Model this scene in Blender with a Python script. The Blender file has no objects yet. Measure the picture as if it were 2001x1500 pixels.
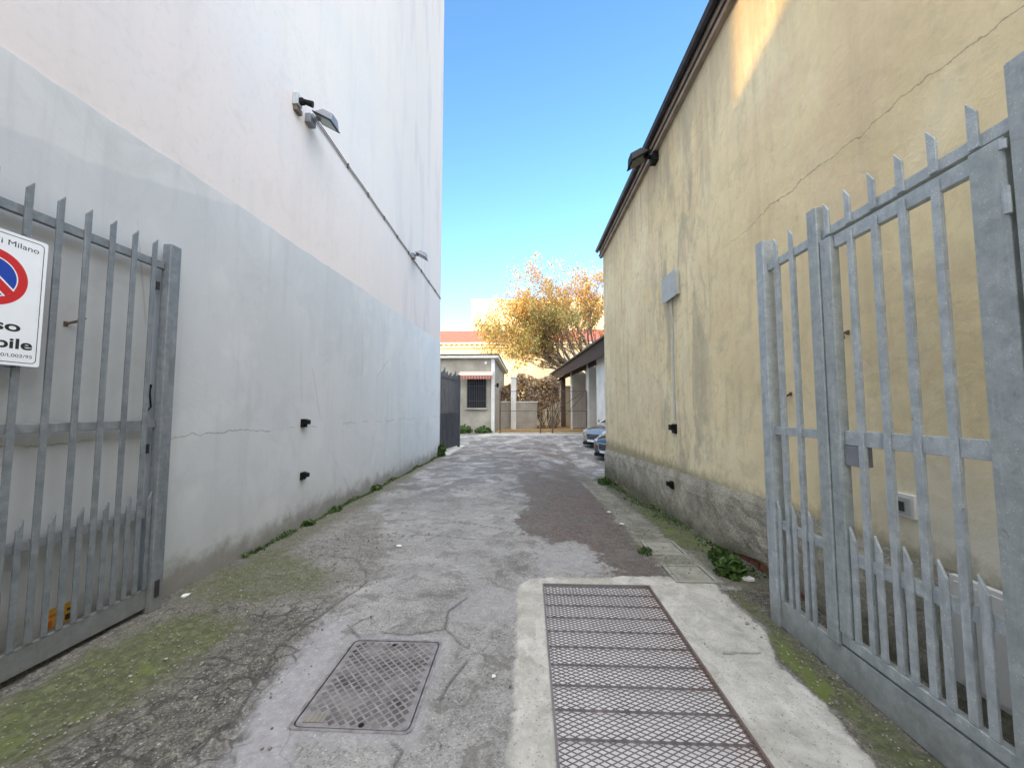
import bpy, math, random
import numpy as np
from mathutils import Vector, Matrix
random.seed(7); RNG = np.random.default_rng(7)
SC = bpy.context.scene; COL = SC.collection

# ------------------------------------------------------------ camera, sky, sun
F_PX, HOR = 760.0, 800.0
pitch = math.atan((HOR-750)/F_PX); yaw = math.atan((1033-1000.5)*math.cos(pitch)/F_PX)
cd = bpy.data.cameras.new('camera'); cam = bpy.data.objects.new('camera', cd); COL.objects.link(cam)
cd.sensor_width = 36; cd.lens = 36*F_PX/2001; cd.clip_start = .05; cd.clip_end = 3000
cam.location = (0, 0, 1.5); cam.rotation_euler = (math.pi/2+pitch, 0, yaw)
SC.camera = cam
SUN_EL = math.radians(16); SUN_AZ = math.radians(205.8)          # clockwise from +Y
W = bpy.data.worlds.new('World'); SC.world = W; W.use_nodes = True
wn = W.node_tree.nodes; wl = W.node_tree.links; wn.clear()
sky = wn.new('ShaderNodeTexSky'); sky.sky_type = 'NISHITA'; sky.sun_disc = False
sky.sun_elevation = SUN_EL; sky.sun_rotation = SUN_AZ; sky.air_density = 1.0; sky.dust_density = 0.6; sky.ozone_density = 1.6
bg = wn.new('ShaderNodeBackground'); bg.inputs['Strength'].default_value = .13
hs = wn.new('ShaderNodeHueSaturation'); hs.inputs['Saturation'].default_value = 1.2; wl.new(sky.outputs[0], hs.inputs['Color']); wl.new(hs.outputs[0], bg.inputs[0])
# bright veil of light added overhead and behind the camera to fill the alley
tc = wn.new('ShaderNodeTexCoord'); dp = wn.new('ShaderNodeVectorMath'); dp.operation = 'DOT_PRODUCT'; dp.inputs[1].default_value = (0, -.6, .8)
wl.new(tc.outputs['Generated'], dp.inputs[0]); mr = wn.new('ShaderNodeMapRange'); mr.interpolation_type = 'SMOOTHSTEP'
mr.inputs[1].default_value = .24; mr.inputs[2].default_value = .85; wl.new(dp.outputs['Value'], mr.inputs[0])
sky_fill = wn.new('ShaderNodeBackground'); sky_fill.inputs[0].default_value = (1, .93, .84, 1)
vm = wn.new('ShaderNodeMath'); vm.operation = 'MULTIPLY'; vm.inputs[1].default_value = 1.12; wl.new(mr.outputs[0], vm.inputs[0]); wl.new(vm.outputs[0], sky_fill.inputs[1])
ad = wn.new('ShaderNodeAddShader'); wl.new(bg.outputs[0], ad.inputs[0]); wl.new(sky_fill.outputs[0], ad.inputs[1])
wo = wn.new('ShaderNodeOutputWorld'); wl.new(ad.outputs[0], wo.inputs[0])
sd = bpy.data.lights.new('sun', 'SUN'); sun = bpy.data.objects.new('sun', sd); COL.objects.link(sun)
sd.energy = 2.0; sd.angle = math.radians(.5); sd.color = (1, .61, .22)
sdir = Vector((-math.sin(SUN_AZ)*math.cos(SUN_EL), -math.cos(SUN_AZ)*math.cos(SUN_EL), -math.sin(SUN_EL)))
sun.rotation_euler = sdir.to_track_quat('-Z', 'Y').to_euler(); sun.location = (0, -5, 30)
SC.view_settings.view_transform = 'Standard'; SC.view_settings.look = 'None'
SC.view_settings.gamma = 1; SC.view_settings.exposure = 1.95
SC.cycles.max_bounces = 8; SC.cycles.diffuse_bounces = 5; SC.cycles.transparent_max_bounces = 8

# ------------------------------------------------------------ helpers
class MB:
    def __init__(s): s.v = []; s.f = []; s.m = []
    def add(s, vs, fs, mi=0):
        b = len(s.v); s.v += [tuple(v) for v in vs]; s.f += [tuple(b+i for i in f) for f in fs]; s.m += [mi]*len(fs); return s
    def hexa(s, p, mi=0):        # 8 corners: bottom 4 (ccw), top 4
        return s.add(p, [(3,2,1,0),(4,5,6,7),(0,1,5,4),(1,2,6,5),(2,3,7,6),(3,0,4,7)], mi)
    def box(s, x0,x1,y0,y1,z0,z1, mi=0):
        return s.hexa([(x0,y0,z0),(x1,y0,z0),(x1,y1,z0),(x0,y1,z0),(x0,y0,z1),(x1,y0,z1),(x1,y1,z1),(x0,y1,z1)], mi)
    def obox(s, c, ax, ay, az, mi=0):   # oriented box, half-axis vectors
        c, ax, ay, az = map(Vector, (c, ax, ay, az))
        return s.hexa([c-ax-ay-az, c+ax-ay-az, c+ax+ay-az, c-ax+ay-az, c-ax-ay+az, c+ax-ay+az, c+ax+ay+az, c-ax+ay+az], mi)
    def prism(s, poly, ext, mi=0):
        n = len(poly); e = Vector(ext); a = [Vector(p) for p in poly]
        fs = [tuple(reversed(range(n))), tuple(range(n, 2*n))] + [(i, (i+1)%n, n+(i+1)%n, n+i) for i in range(n)]
        return s.add(a+[p+e for p in a], fs, mi)
    def tube(s, pts, r, n=8, cap=True, mi=0):
        pts = [Vector(p) for p in pts]; k = len(pts)
        rs = r if isinstance(r, (list, tuple)) else [r]*k
        vs = []
        for i, p in enumerate(pts):
            d = (pts[min(i+1, k-1)]-pts[max(i-1, 0)]).normalized()
            u = d.cross(Vector((0,0,1)) if abs(d.z) < .9 else Vector((1,0,0))).normalized(); w = d.cross(u)
            for j in range(n):
                a = 2*math.pi*j/n; vs.append(p+(u*math.cos(a)+w*math.sin(a))*rs[i])
        fs = [(i*n+j, i*n+(j+1)%n, (i+1)*n+(j+1)%n, (i+1)*n+j) for i in range(k-1) for j in range(n)]
        if cap: fs += [tuple(reversed(range(n))), tuple(range((k-1)*n, k*n))]
        return s.add(vs, fs, mi)
    def build(s, name, mat, parent=None, loc=None, bevel=0, smooth=False, recalc=False):
        o = (WP[parent] if parent is not None else Vector(loc or (0,0,0)))
        me = bpy.data.meshes.new(name); me.from_pydata([(v[0]-o[0], v[1]-o[1], v[2]-o[2]) for v in s.v], [], s.f)
        mats = mat if isinstance(mat, (list, tuple)) else [mat]
        for m in mats: me.materials.append(m)
        if len(mats) > 1: me.polygons.foreach_set('material_index', s.m)
        if recalc:
            import bmesh
            b = bmesh.new(); b.from_mesh(me); bmesh.ops.recalc_face_normals(b, faces=b.faces); b.to_mesh(me); b.free()
        if smooth: me.polygons.foreach_set('use_smooth', [True]*len(me.polygons))
        ob = bpy.data.objects.new(name, me); COL.objects.link(ob)
        if parent is not None: ob.parent = parent
        else: ob.location = o
        if bevel:
            bm = ob.modifiers.new('bevel', 'BEVEL'); bm.width = bevel; bm.segments = 2; bm.limit_method = 'ANGLE'; bm.angle_limit = .6
        WP[ob] = o
        return ob
WP = {}
def tag(o, label=None, cat=None, group=None, kind=None):
    if label: o['label'] = label
    if cat: o['category'] = cat
    if group: o['group'] = group
    if kind: o['kind'] = kind
    return o
def thing(name, label, cat, loc=(0,0,0), group=None):
    o = bpy.data.objects.new(name, None); COL.objects.link(o); o.location = loc; o.empty_display_size = .2
    WP[o] = Vector(loc); return tag(o, label, cat, group)
def struct(o): o['kind'] = 'structure'; return o
def copy_tree(o, parent=None):
    c = o.copy(); COL.objects.link(c)
    if parent is not None: c.parent = parent
    for ch in list(o.children): copy_tree(ch, c)
    return c

class NT:
    def __init__(s, name):
        s.mat = bpy.data.materials.new(name); s.mat.use_nodes = True
        s.n = s.mat.node_tree.nodes; s.l = s.mat.node_tree.links; s.n.clear()
        s.out = s.n.new('ShaderNodeOutputMaterial'); s.b = s.n.new('ShaderNodeBsdfPrincipled')
        s.l.new(s.b.outputs[0], s.out.inputs[0])
        g = s.n.new('ShaderNodeNewGeometry'); s.pos = g.outputs['Position']
    def obj(s): return s.n.new('ShaderNodeTexCoord').outputs['Object']
    def put(s, sock, v):
        if isinstance(v, bpy.types.NodeSocket): s.l.new(v, sock)
        elif isinstance(v, (tuple, list)): sock.default_value = (*v, 1) if len(v) == 3 and sock.type == 'RGBA' else v
        else: sock.default_value = v
    def scale(s, v, sc):
        m = s.n.new('ShaderNodeMapping'); s.l.new(v, m.inputs[0]); m.inputs['Scale'].default_value = sc; return m.outputs[0]
    def noise(s, scale, detail=4, rough=.55, vec=None, dist=0):
        t = s.n.new('ShaderNodeTexNoise'); s.l.new(vec or s.pos, t.inputs['Vector'])
        t.inputs['Scale'].default_value = scale; t.inputs['Detail'].default_value = detail
        t.inputs['Roughness'].default_value = rough; t.inputs['Distortion'].default_value = dist; return t.outputs['Fac']
    def vor(s, scale, vec=None, feature='F1', out='Distance'):
        t = s.n.new('ShaderNodeTexVoronoi'); t.feature = feature; s.l.new(vec or s.pos, t.inputs['Vector'])
        t.inputs['Scale'].default_value = scale; return t.outputs[out]
    def ramp(s, fac, *st):
        r = s.n.new('ShaderNodeValToRGB'); s.put(r.inputs[0], fac); e = r.color_ramp.elements
        while len(e) < len(st): e.new(.5)
        for i, (p, c) in enumerate(st):
            e[i].position = p; e[i].color = (c, c, c, 1) if not isinstance(c, (tuple, list)) else (*c, 1)
        return r.outputs[0]
    def step(s, v, a, b):          # smooth 0..1
        m = s.n.new('ShaderNodeMapRange'); m.interpolation_type = 'SMOOTHSTEP'; s.put(m.inputs[0], v)
        m.inputs[1].default_value = a; m.inputs[2].default_value = b; return m.outputs[0]
    def mix(s, f, a, b, mode='MIX'):
        m = s.n.new('ShaderNodeMix'); m.data_type = 'RGBA'; m.blend_type = mode
        s.put(m.inputs[0], f); s.put(m.inputs[6], a); s.put(m.inputs[7], b); return m.outputs[2]
    def math(s, op, a, b=0.0, c=0.0):
        m = s.n.new('ShaderNodeMath'); m.operation = op; s.put(m.inputs[0], a); s.put(m.inputs[1], b); s.put(m.inputs[2], c); return m.outputs[0]
    def sep(s, v):
        m = s.n.new('ShaderNodeSeparateXYZ'); s.l.new(v, m.inputs[0]); return m.outputs
    def attr(s, name):
        a = s.n.new('ShaderNodeAttribute'); a.attribute_name = name
        m = s.n.new('ShaderNodeSeparateColor'); s.l.new(a.outputs['Color'], m.inputs[0]); return m.outputs
    def bump(s, h, strength=.3, dist=.01, prev=None):
        b = s.n.new('ShaderNodeBump'); s.put(b.inputs['Height'], h); b.inputs['Strength'].default_value = strength
        b.inputs['Distance'].default_value = dist
        if prev: s.l.new(prev, b.inputs['Normal'])
        return b.outputs[0]
    def done(s, col, rough=.8, nrm=None, metal=0, spec=None):
        s.put(s.b.inputs['Base Color'], col); s.put(s.b.inputs['Roughness'], rough); s.put(s.b.inputs['Metallic'], metal)
        if nrm: s.l.new(nrm, s.b.inputs['Normal'])
        if spec is not None: s.b.inputs['Specular IOR Level'].default_value = spec
        return s.mat

def simple(name, c, rough=.7, var=.15, sc=8, metal=0, bump=.15, bscale=60, spec=None):
    t = NT(name); n = t.noise(sc, 5); d = tuple(x*(1-var) for x in c); h = tuple(min(1, x*(1+var)) for x in c)
    return t.done(t.ramp(n, (.3, d), (.7, h)), rough, t.bump(t.noise(bscale, 3), bump, .003), metal, spec)

# ------------------------------------------------------------ materials
def m_white_upper():
    t = NT('white_render'); x, y, z = t.sep(t.pos)[:3]
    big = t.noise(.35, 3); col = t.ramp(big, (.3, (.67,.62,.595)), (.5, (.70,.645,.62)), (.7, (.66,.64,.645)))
    st = t.noise(1.0, 5, .6, t.scale(t.pos, (1, 3.2, .35)))
    col = t.mix(t.math('MULTIPLY', t.step(st, .48, .70), .2), col, (.50,.48,.47))
    # old grey smudges near the far end of the wall, high up, plus painted shade
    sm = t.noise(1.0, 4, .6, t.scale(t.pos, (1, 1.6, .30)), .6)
    col = t.mix(t.math('MULTIPLY', t.step(t.math('ADD', y, t.math('MULTIPLY', big, 5)), 6.5, 13.0), .62), col, (.45,.43,.43))  # shade put into the colour, dims the bright far end
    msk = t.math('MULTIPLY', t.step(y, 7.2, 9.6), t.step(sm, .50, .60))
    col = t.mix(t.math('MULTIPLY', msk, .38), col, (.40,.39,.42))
    f = t.noise(14, 6, .6); col = t.mix(t.math('MULTIPLY', t.step(f, .5, .7), .2), col, (.50,.48,.47))
    dr = t.noise(2.4, 6, .7, None, 1.0); col = t.mix(t.math('MULTIPLY', t.step(dr, .52, .64), .22), col, (.55,.53,.52))
    b = t.bump(t.noise(90, 4, .7), .12, .003); b = t.bump(t.noise(2.2, 3), .18, .03, b)
    return t.done(col, .88, b, spec=.25)
def m_white_lower():
    t = NT('grey_render'); x, y, z = t.sep(t.pos)[:3]
    big = t.noise(.5, 4); col = t.ramp(big, (.3, (.48,.505,.525)), (.5, (.52,.545,.565)), (.7, (.57,.585,.60)))
    ov = t.step(t.math('SUBTRACT', t.math('ADD', z, t.math('MULTIPLY', t.noise(1.2, 4), .3)), t.math('MULTIPLY', y, .28)), 2.62, 2.66)
    col = t.mix(t.math('MULTIPLY', ov, .45), col, (.66,.67,.66))
    cl = t.noise(1.6, 6, .65, None, .5); col = t.mix(t.math('MULTIPLY', t.step(cl, .50, .64), .30), col, (.42,.435,.445))
    wh = t.noise(.9, 5, .6); col = t.mix(t.math('MULTIPLY', t.step(wh, .52, .62), .35), col, (.64,.645,.65))
    st = t.noise(1.0, 5, .6, t.scale(t.pos, (1, 7, .5))); col = t.mix(t.math('MULTIPLY', t.step(st, .52, .68), .2), col, (.38,.39,.39))
    # horizontal hair crack at chest height
    w = t.noise(1.4, 6, .7); zz = t.math('ADD', z, t.math('MULTIPLY', w, -.24)); dc = t.math('ABSOLUTE', t.math('SUBTRACT', zz, 1.16))
    br = t.step(t.noise(2.3, 2), .42, .55)
    ck = t.math('MULTIPLY', t.math('SUBTRACT', 1, t.step(dc, .001, .009)), br); col = t.mix(t.math('MULTIPLY', ck, .55), col, (.17,.16,.15))
    v = t.vor(.55, t.scale(t.pos, (1, 1, .5)), 'DISTANCE_TO_EDGE'); vk = t.math('MULTIPLY', t.math('SUBTRACT', 1, t.step(v, .0, .006)), t.step(t.noise(1.1, 2), .52, .6))
    col = t.mix(t.math('MULTIPLY', vk, .35), col, (.22,.21,.2))
    # damp, dirty foot of the wall
    dn = t.noise(4.5, 6, .7); dd = t.math('SUBTRACT', z, t.math('MULTIPLY', dn, .55)); dirt = t.math('SUBTRACT', 1, t.step(dd, -.22, .06))
    col = t.mix(t.math('MULTIPLY', dirt, .78), col, (.15,.135,.11))
    dd2 = t.math('SUBTRACT', 1, t.step(dd, -.1, .5)); col = t.mix(t.math('MULTIPLY', dd2, .22), col, (.33,.32,.28))
    sp = t.vor(26); col = t.mix(t.math('MULTIPLY', t.math('SUBTRACT', 1, t.step(sp, .05, .12)), .25), col, (.3,.3,.3))
    b = t.bump(t.noise(70, 4, .7), .2, .003); b = t.bump(cl, .25, .03, b)
    return t.done(col, .85, b, spec=.25)
def m_ochre():
    t = NT('ochre_render'); x, y, z = t.sep(t.pos)[:3]
    big = t.noise(.6, 5, .6); col = t.ramp(big, (.28, (.70,.58,.36)), (.5, (.84,.72,.46)), (.72, (.89,.80,.55)))
    wear = t.math('ADD', t.math('MULTIPLY', t.step(y, 2.6, 6.0), .6), .4)
    cl = t.noise(3.2, 7, .7, None, .7); col = t.mix(t.math('MULTIPLY', t.math('MULTIPLY', t.step(cl, .5, .68), .5), wear), col, (.50,.45,.30))
    bl = t.noise(8, 6, .75, t.scale(t.pos, (1,1,.7)), 1.0); col = t.mix(t.math('MULTIPLY', t.math('MULTIPLY', t.step(bl, .52, .62), .42), wear), col, (.47,.43,.31))
    pk = t.noise(1.3, 4); col = t.mix(t.math('MULTIPLY', t.step(pk, .5, .62), .3), col, (.74,.58,.42))
    lt = t.noise(2.1, 6, .65, t.scale(t.pos, (1,1,.6))); col = t.mix(t.math('MULTIPLY', t.step(lt, .52, .66), .35), col, (.88,.81,.60))
    st = t.noise(1.0, 6, .65, t.scale(t.pos, (1, 5, .45))); col = t.mix(t.math('MULTIPLY', t.math('MULTIPLY', t.step(st, .5, .68), .5), wear), col, (.46,.40,.28))
    # soot and damp streaks below the eaves
    ev = t.step(t.math('ADD', z, t.math('MULTIPLY', t.noise(1.0, 5, .6, t.scale(t.pos, (1, 4, .3))), 2.2)), 5.6, 6.9)
    col = t.mix(t.math('MULTIPLY', ev, .55), col, (.34,.28,.20))
    # grey patches where the render was repaired
    gp = t.math('MULTIPLY', t.math('MULTIPLY', t.step(y, 4.2, 5.0), t.math('SUBTRACT', 1, t.step(y, 6.0, 7.0))), t.step(t.noise(1.0, 6, .7, t.scale(t.pos, (1, 2.6, .75)), .6), .48, .62))
    col = t.mix(t.math('MULTIPLY', gp, .6), col, (.40,.38,.29))
    # pale salts low down behind the gate
    wn_ = t.noise(1.8, 5, .6); sa = t.math('MULTIPLY', t.math('SUBTRACT', 1, t.step(y, 2.0, 3.0)), t.math('SUBTRACT', 1, t.step(t.math('ADD', z, t.math('MULTIPLY', wn_, .7)), 1.2, 1.75)))
    col = t.mix(t.math('MULTIPLY', sa, .85), col, (.88,.86,.77))
    mo = t.math('SUBTRACT', 1, t.step(t.math('ADD', z, t.math('MULTIPLY', t.noise(7, 5, .7), .35)), .78, .98)); col = t.mix(t.math('MULTIPLY', mo, .7), col, (.24,.22,.13))
    # long wavering crack
    w = t.noise(1.1, 7, .65); zz = t.math('ADD', z, t.math('MULTIPLY', w, -.35)); dc = t.math('ABSOLUTE', t.math('SUBTRACT', zz, 3.14))
    on = t.math('SUBTRACT', 1, t.step(y, 3.2, 5.2))
    ck = t.math('MULTIPLY', t.math('SUBTRACT', 1, t.step(dc, .0015, .007)), on); col = t.mix(t.math('MULTIPLY', ck, .55), col, (.2,.16,.11))
    b = t.bump(t.noise(60, 5, .7), .3, .004); b = t.bump(t.noise(5, 5, .6), .5, .025, b); b = t.bump(ck, -.5, .01, b)
    return t.done(col, .9, b, spec=.2)
def m_plinth():
    t = NT('rough_cement'); x, y, z = t.sep(t.pos)[:3]
    n = t.noise(3.5, 7, .7); col = t.ramp(n, (.3, (.22,.205,.165)), (.5, (.36,.34,.28)), (.68, (.52,.485,.40)))
    sp = t.vor(70, None, 'F1', 'Color'); g = t.sep(sp)[0]; col = t.mix(t.math('MULTIPLY', t.step(g, .72, .95), .5), col, (.52,.49,.43))
    col = t.mix(t.math('MULTIPLY', t.step(t.noise(1.7, 5, .7), .56, .64), .45), col, (.42,.385,.31))
    mo = t.math('SUBTRACT', 1, t.step(t.math('SUBTRACT', z, t.math('MULTIPLY', t.noise(3, 6, .7), .5)), -.35, .03)); col = t.mix(t.math('MULTIPLY', mo, .7), col, (.085,.09,.04))
    b = t.bump(t.vor(60), .55, .008); b = t.bump(t.noise(7, 6, .7), .8, .03, b)
    return t.done(col, .95, b, spec=.15)
def m_galv(name='galvanised_steel', k=1.0, blue=0.0):
    t = NT(name); p = t.pos
    a = t.noise(13, 6, .72); c = t.vor(30, None, 'F1', 'Color'); g = t.sep(c)[0]
    v = t.math('ADD', t.math('MULTIPLY', a, .85), t.math('MULTIPLY', g, .13))
    col = t.ramp(v, (.25, (.21*k,.24*k,(.25+blue)*k)), (.5, (.30*k,.335*k,(.345+blue)*k)), (.75, (.40*k,.44*k,(.445+blue)*k)))
    st = t.noise(1, 5, .7, t.scale(p, (12, 12, .8))); col = t.mix(t.math('MULTIPLY', t.step(st, .54, .72), .35), col, (.56*k,.59*k,.6*k))
    dk = t.noise(1, 5, .7, t.scale(p, (9, 9, 1.2)), .3); col = t.mix(t.math('MULTIPLY', t.step(dk, .56, .7), .4), col, (.12*k,.14*k,.16*k))
    sp = t.vor(95); col = t.mix(t.math('MULTIPLY', t.math('SUBTRACT', 1, t.step(sp, .10, .24)), t.step(a, .46, .55)), col, (.55*k,.58*k,.57*k))
    ru = t.math('MULTIPLY', t.step(t.noise(16, 6, .75), .62, .70), .5); col = t.mix(ru, col, (.24,.15,.09))
    z = t.sep(p)[2]; di = t.math('SUBTRACT', 1, t.step(t.math('ADD', z, t.math('MULTIPLY', a, .3)), .15, .5)); col = t.mix(t.math('MULTIPLY', di, .45), col, (.25,.235,.205))
    return t.done(col, t.ramp(a, (.3, .48), (.7, .7)), t.bump(t.noise(120, 3), .12, .002), .35)
def m_ground():
    t = NT('ground_surface'); A = t.attr('za'); B = t.attr('zb'); C = t.attr('zc'); p = t.pos
    fine = t.vor(150, None, 'F1', 'Color'); g = t.sep(fine)[0]; g2 = t.sep(t.vor(70, None, 'F1', 'Color'))[1]
    n1 = t.noise(2.2, 7, .68); n2 = t.noise(.7, 4, .6); n3 = t.noise(14, 6, .7)
    col = t.ramp(t.math('ADD', t.math('MULTIPLY', n1, .6), t.math('MULTIPLY', n2, .4)), (.34, (.135,.133,.126)), (.48, (.25,.246,.236)), (.62, (.37,.365,.35)))
    pbl = t.math('ADD', t.math('MULTIPLY', g, .6), t.math('MULTIPLY', g2, .4))
    asph = t.mix(t.math('MULTIPLY', t.step(pbl, .55, .9), .5), col, (.46,.45,.43))
    asph = t.mix(t.math('MULTIPLY', t.math('SUBTRACT', 1, t.step(pbl, .1, .38)), .5), asph, (.06,.058,.055))
    blot = t.noise(5.5, 6, .7, None, .8); asph = t.mix(t.math('MULTIPLY', t.step(blot, .50, .62), .6), asph, (.115,.108,.096))
    yy = t.sep(p)[1]; fx = t.noise(1.0, 6, .7, t.scale(p, (1.3, 1.0, 1)), .6); far_ = t.step(yy, 4.8, 8.0)
    asph = t.mix(t.math('MULTIPLY', t.math('MULTIPLY', t.step(fx, .42, .56), far_), .72), asph, (.085,.083,.085))
    asph = t.mix(t.math('MULTIPLY', t.math('MULTIPLY', t.step(t.noise(1.6, 5, .6, t.scale(p, (1, 1.4, 1))), .57, .63), far_), .7), asph, (.38,.38,.38))
    # pale repair strip
    c = t.mix(B[0], asph, t.mix(t.math('MULTIPLY', t.step(pbl, .6, .95), .3), t.ramp(n3, (.35, (.26,.252,.258)), (.65, (.36,.352,.36))), (.5,.5,.5)))
    # gritty earth
    soil = t.ramp(t.math('ADD', t.math('MULTIPLY', n3, .6), t.math('MULTIPLY', pbl, .4)), (.3, (.035,.032,.026)), (.5, (.10,.092,.074)), (.72, (.25,.23,.19)))
    c = t.mix(B[1], c, soil)
    # dark smooth patch with brown-red leaf dust
    dk = t.ramp(n3, (.35, (.070,.060,.052)), (.65, (.140,.120,.104)))
    red = t.math('MULTIPLY', t.step(t.noise(1.0, 6, .75, t.scale(p, (1.2, 3.2, 1))), .50, .62), t.step(g, .45, .6)); dk = t.mix(t.math('MULTIPLY', red, .6), dk, (.17,.07,.05))
    dk = t.mix(t.math('MULTIPLY', t.step(g, .9, .97), .5), dk, (.36,.32,.27))
    dk = t.mix(t.math('MULTIPLY', t.step(t.noise(3.0, 6, .7, None, .6), .50, .62), .3), dk, (.19,.175,.165))
    dmask = t.math('MULTIPLY', A[1], t.math('SUBTRACT', 1, t.math('MULTIPLY', t.step(t.math('ADD', yy, t.math('MULTIPLY', n1, 3.0)), 8.5, 14.0), t.step(t.noise(1.3, 6, .7, None, .7), .42, .55))))
    c = t.mix(dmask, c, dk)
    # concrete
    cn = t.noise(6, 7, .7, None, .4); cc = t.ramp(cn, (.3, (.31,.30,.265)), (.5, (.43,.42,.38)), (.7, (.57,.555,.50)))
    cc = t.mix(t.math('MULTIPLY', t.step(t.noise(1.6, 5, .6), .5, .66), .4), cc, (.29,.275,.21))
    xx = t.sep(p)[0]; wk = t.math('MULTIPLY', t.step(yy, 3.5, 3.8), t.math('SUBTRACT', 1, t.step(yy, 12, 12.5)))
    cc = t.mix(t.math('MULTIPLY', wk, t.math('MULTIPLY', t.step(t.noise(4.2, 7, .75, None, .8), .40, .58), .85)), cc, soil)
    cc = t.mix(t.math('MULTIPLY', t.step(t.noise(3.4, 6, .7, t.scale(p, (1, .5, 1)), 1.2), .53, .57), .4), cc, (.60,.585,.54))
    cc = t.mix(t.math('MULTIPLY', t.step(g, .93, .98), .6), cc, (.12,.11,.1))
    cc = t.mix(t.math('MULTIPLY', t.step(g2, .8, .98), .25), cc, (.58,.57,.54))
    c = t.mix(A[2], c, cc)
    # yard beyond: leaf litter
    c = t.mix(C[2], c, t.mix(t.step(g2, .4, .6), t.ramp(n3, (.3, (.16,.11,.05)), (.7, (.30,.20,.08))), (.40,.26,.09)))
    # cracks: alligator cells and long lines
    wv = t.n.new('ShaderNodeVectorMath'); wv.operation = 'ADD'; t.l.new(p, wv.inputs[0])
    nv = t.n.new('ShaderNodeTexNoise'); nv.inputs['Scale'].default_value = 9; t.l.new(p, nv.inputs['Vector'])
    ms = t.n.new('ShaderNodeVectorMath'); ms.operation = 'SCALE'; ms.inputs['Scale'].default_value = .09; t.l.new(nv.outputs['Color'], ms.inputs[0]); t.l.new(ms.outputs[0], wv.inputs[1])
    ve = t.vor(7.5, wv.outputs[0], 'DISTANCE_TO_EDGE'); cr = t.math('MULTIPLY', t.math('SUBTRACT', 1, t.step(ve, .02, .085)), t.math('MULTIPLY', B[2], t.step(n1, .38, .5)))
    ve2 = t.vor(1.5, wv.outputs[0], 'DISTANCE_TO_EDGE'); cr2 = t.math('MULTIPLY', t.math('SUBTRACT', 1, t.step(ve2, .002, .012)), t.math('MULTIPLY', t.step(n2, .42, .5), t.math('SUBTRACT', 1, A[2])))
    crk = t.math('MAXIMUM', t.math('MAXIMUM', cr, C[0]), t.math('MULTIPLY', cr2, .3)); c = t.mix(t.math('MULTIPLY', crk, .72), c, (.035,.032,.028))
    # moss and algae
    mn = t.noise(9, 7, .75, t.scale(p, (1, 1, 1))); mth = t.step(t.math('ADD', A[0], t.math('MULTIPLY', t.math('SUBTRACT', mn, .5), 1.3)), .42, .72)
    mc = t.mix(t.step(t.noise(26, 5, .7), .45, .6), (.065,.075,.028), (.13,.145,.058)); mc = t.mix(t.step(t.math('ADD', A[0], t.math('SUBTRACT', t.noise(6, 4), .5)), .75, 1.0), mc, (.11,.15,.022))
    haze = t.math('MULTIPLY', t.step(A[0], .0, .6), .55); c = t.mix(haze, c, (.13,.132,.085)); c = t.mix(t.math('MULTIPLY', mth, .72), c, mc)
    c = t.mix(t.math('MULTIPLY', t.step(g, .985, .995), .5), c, (.55,.53,.5))
    c = t.mix(C[1], c, t.ramp(n3, (.3, (.70,.69,.69)), (.7, (.80,.79,.78))))
    b = t.bump(pbl, .45, .004); b = t.bump(n3, .6, .012, b); b = t.bump(crk, -.7, .012, b); b = t.bump(mth, .35, .008, b); b = t.bump(n1, .35, .03, b)
    rgh = t.mix(A[1], t.ramp(n1, (.3, .82), (.7, .95)), (.62,.62,.62))
    return t.done(c, rgh, b, spec=.35)
M = {}
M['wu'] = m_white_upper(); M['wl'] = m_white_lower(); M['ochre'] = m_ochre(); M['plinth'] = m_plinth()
M['galv'] = m_galv('galvanised_steel', 1.6); M['galvL'] = m_galv('galvanised_steel_dull', .72, .02); M['ground'] = m_ground()
M['dark'] = simple('dark_metal', (.03,.03,.032), .5, .3); M['black'] = simple('black_plastic', (.006,.006,.0065), .6, .2, spec=.2)
M['roofdark'] = simple('dark_roof', (.06,.05,.045), .85, .3)
M['fascia'] = simple('brown_fascia', (.27,.215,.165), .7, .35, 5)
M['gutter'] = simple('gutter_metal', (.045,.045,.05), .45, .3, metal=.5)
M['lampgrey'] = simple('grey_cast_housing', (.20,.21,.24), .5, .15); M['boxgrey'] = simple('grey_plastic_box', (.42,.45,.45), .55, .08)
M['cable'] = simple('brown_cable', (.16,.12,.10), .7, .2); M['whitep'] = simple('white_plastic', (.75,.75,.73), .5, .06)
M['iron'] = simple('cast_iron', (.25,.235,.235), .6, .35, 20, .3, .4, 80)
M['brick'] = simple('red_brick', (.20,.075,.05), .9, .35, 12)
M['lid'] = simple('cement_lid', (.27,.27,.225), .9, .25, 9, 0, .4, 90)
M['cream'] = simple('cream_render', (.62,.54,.40), .9, .08, 1.5); M['paleyel'] = simple('pale_yellow_render', (.60,.53,.37), .9, .05, .5)
M['greyr'] = simple('grey_rendered_wall', (.30,.28,.235), .9, .22, 1.6, 0, .4, 20); M['whiter'] = simple('white_render_far', (.62,.61,.58), .9, .15, 1.2)
M['stone'] = simple('pale_cornice', (.66,.60,.50), .85, .08, 3); M['slab'] = simple('roof_slab', (.62,.61,.57), .8, .1)
M['rust'] = simple('rusted_steel', (.10,.065,.05), .8, .4, 12); M['glass'] = simple('dark_glass', (.02,.022,.025), .12, .1, bump=0)
M['wood'] = simple('old_timber', (.045,.03,.025), .85, .3, 6)
M['paper'] = simple('white_scrap', (.75,.74,.7), .8, .1)
M['leaf'] = simple('weed_leaf', (.075,.13,.03), .6, .45, 25, spec=.3); M['grassm'] = simple('moss_blade', (.085,.11,.03), .8, .5, 30)
M['bark'] = simple('tree_bark', (.15,.115,.085), .9, .3, 4)

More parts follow.
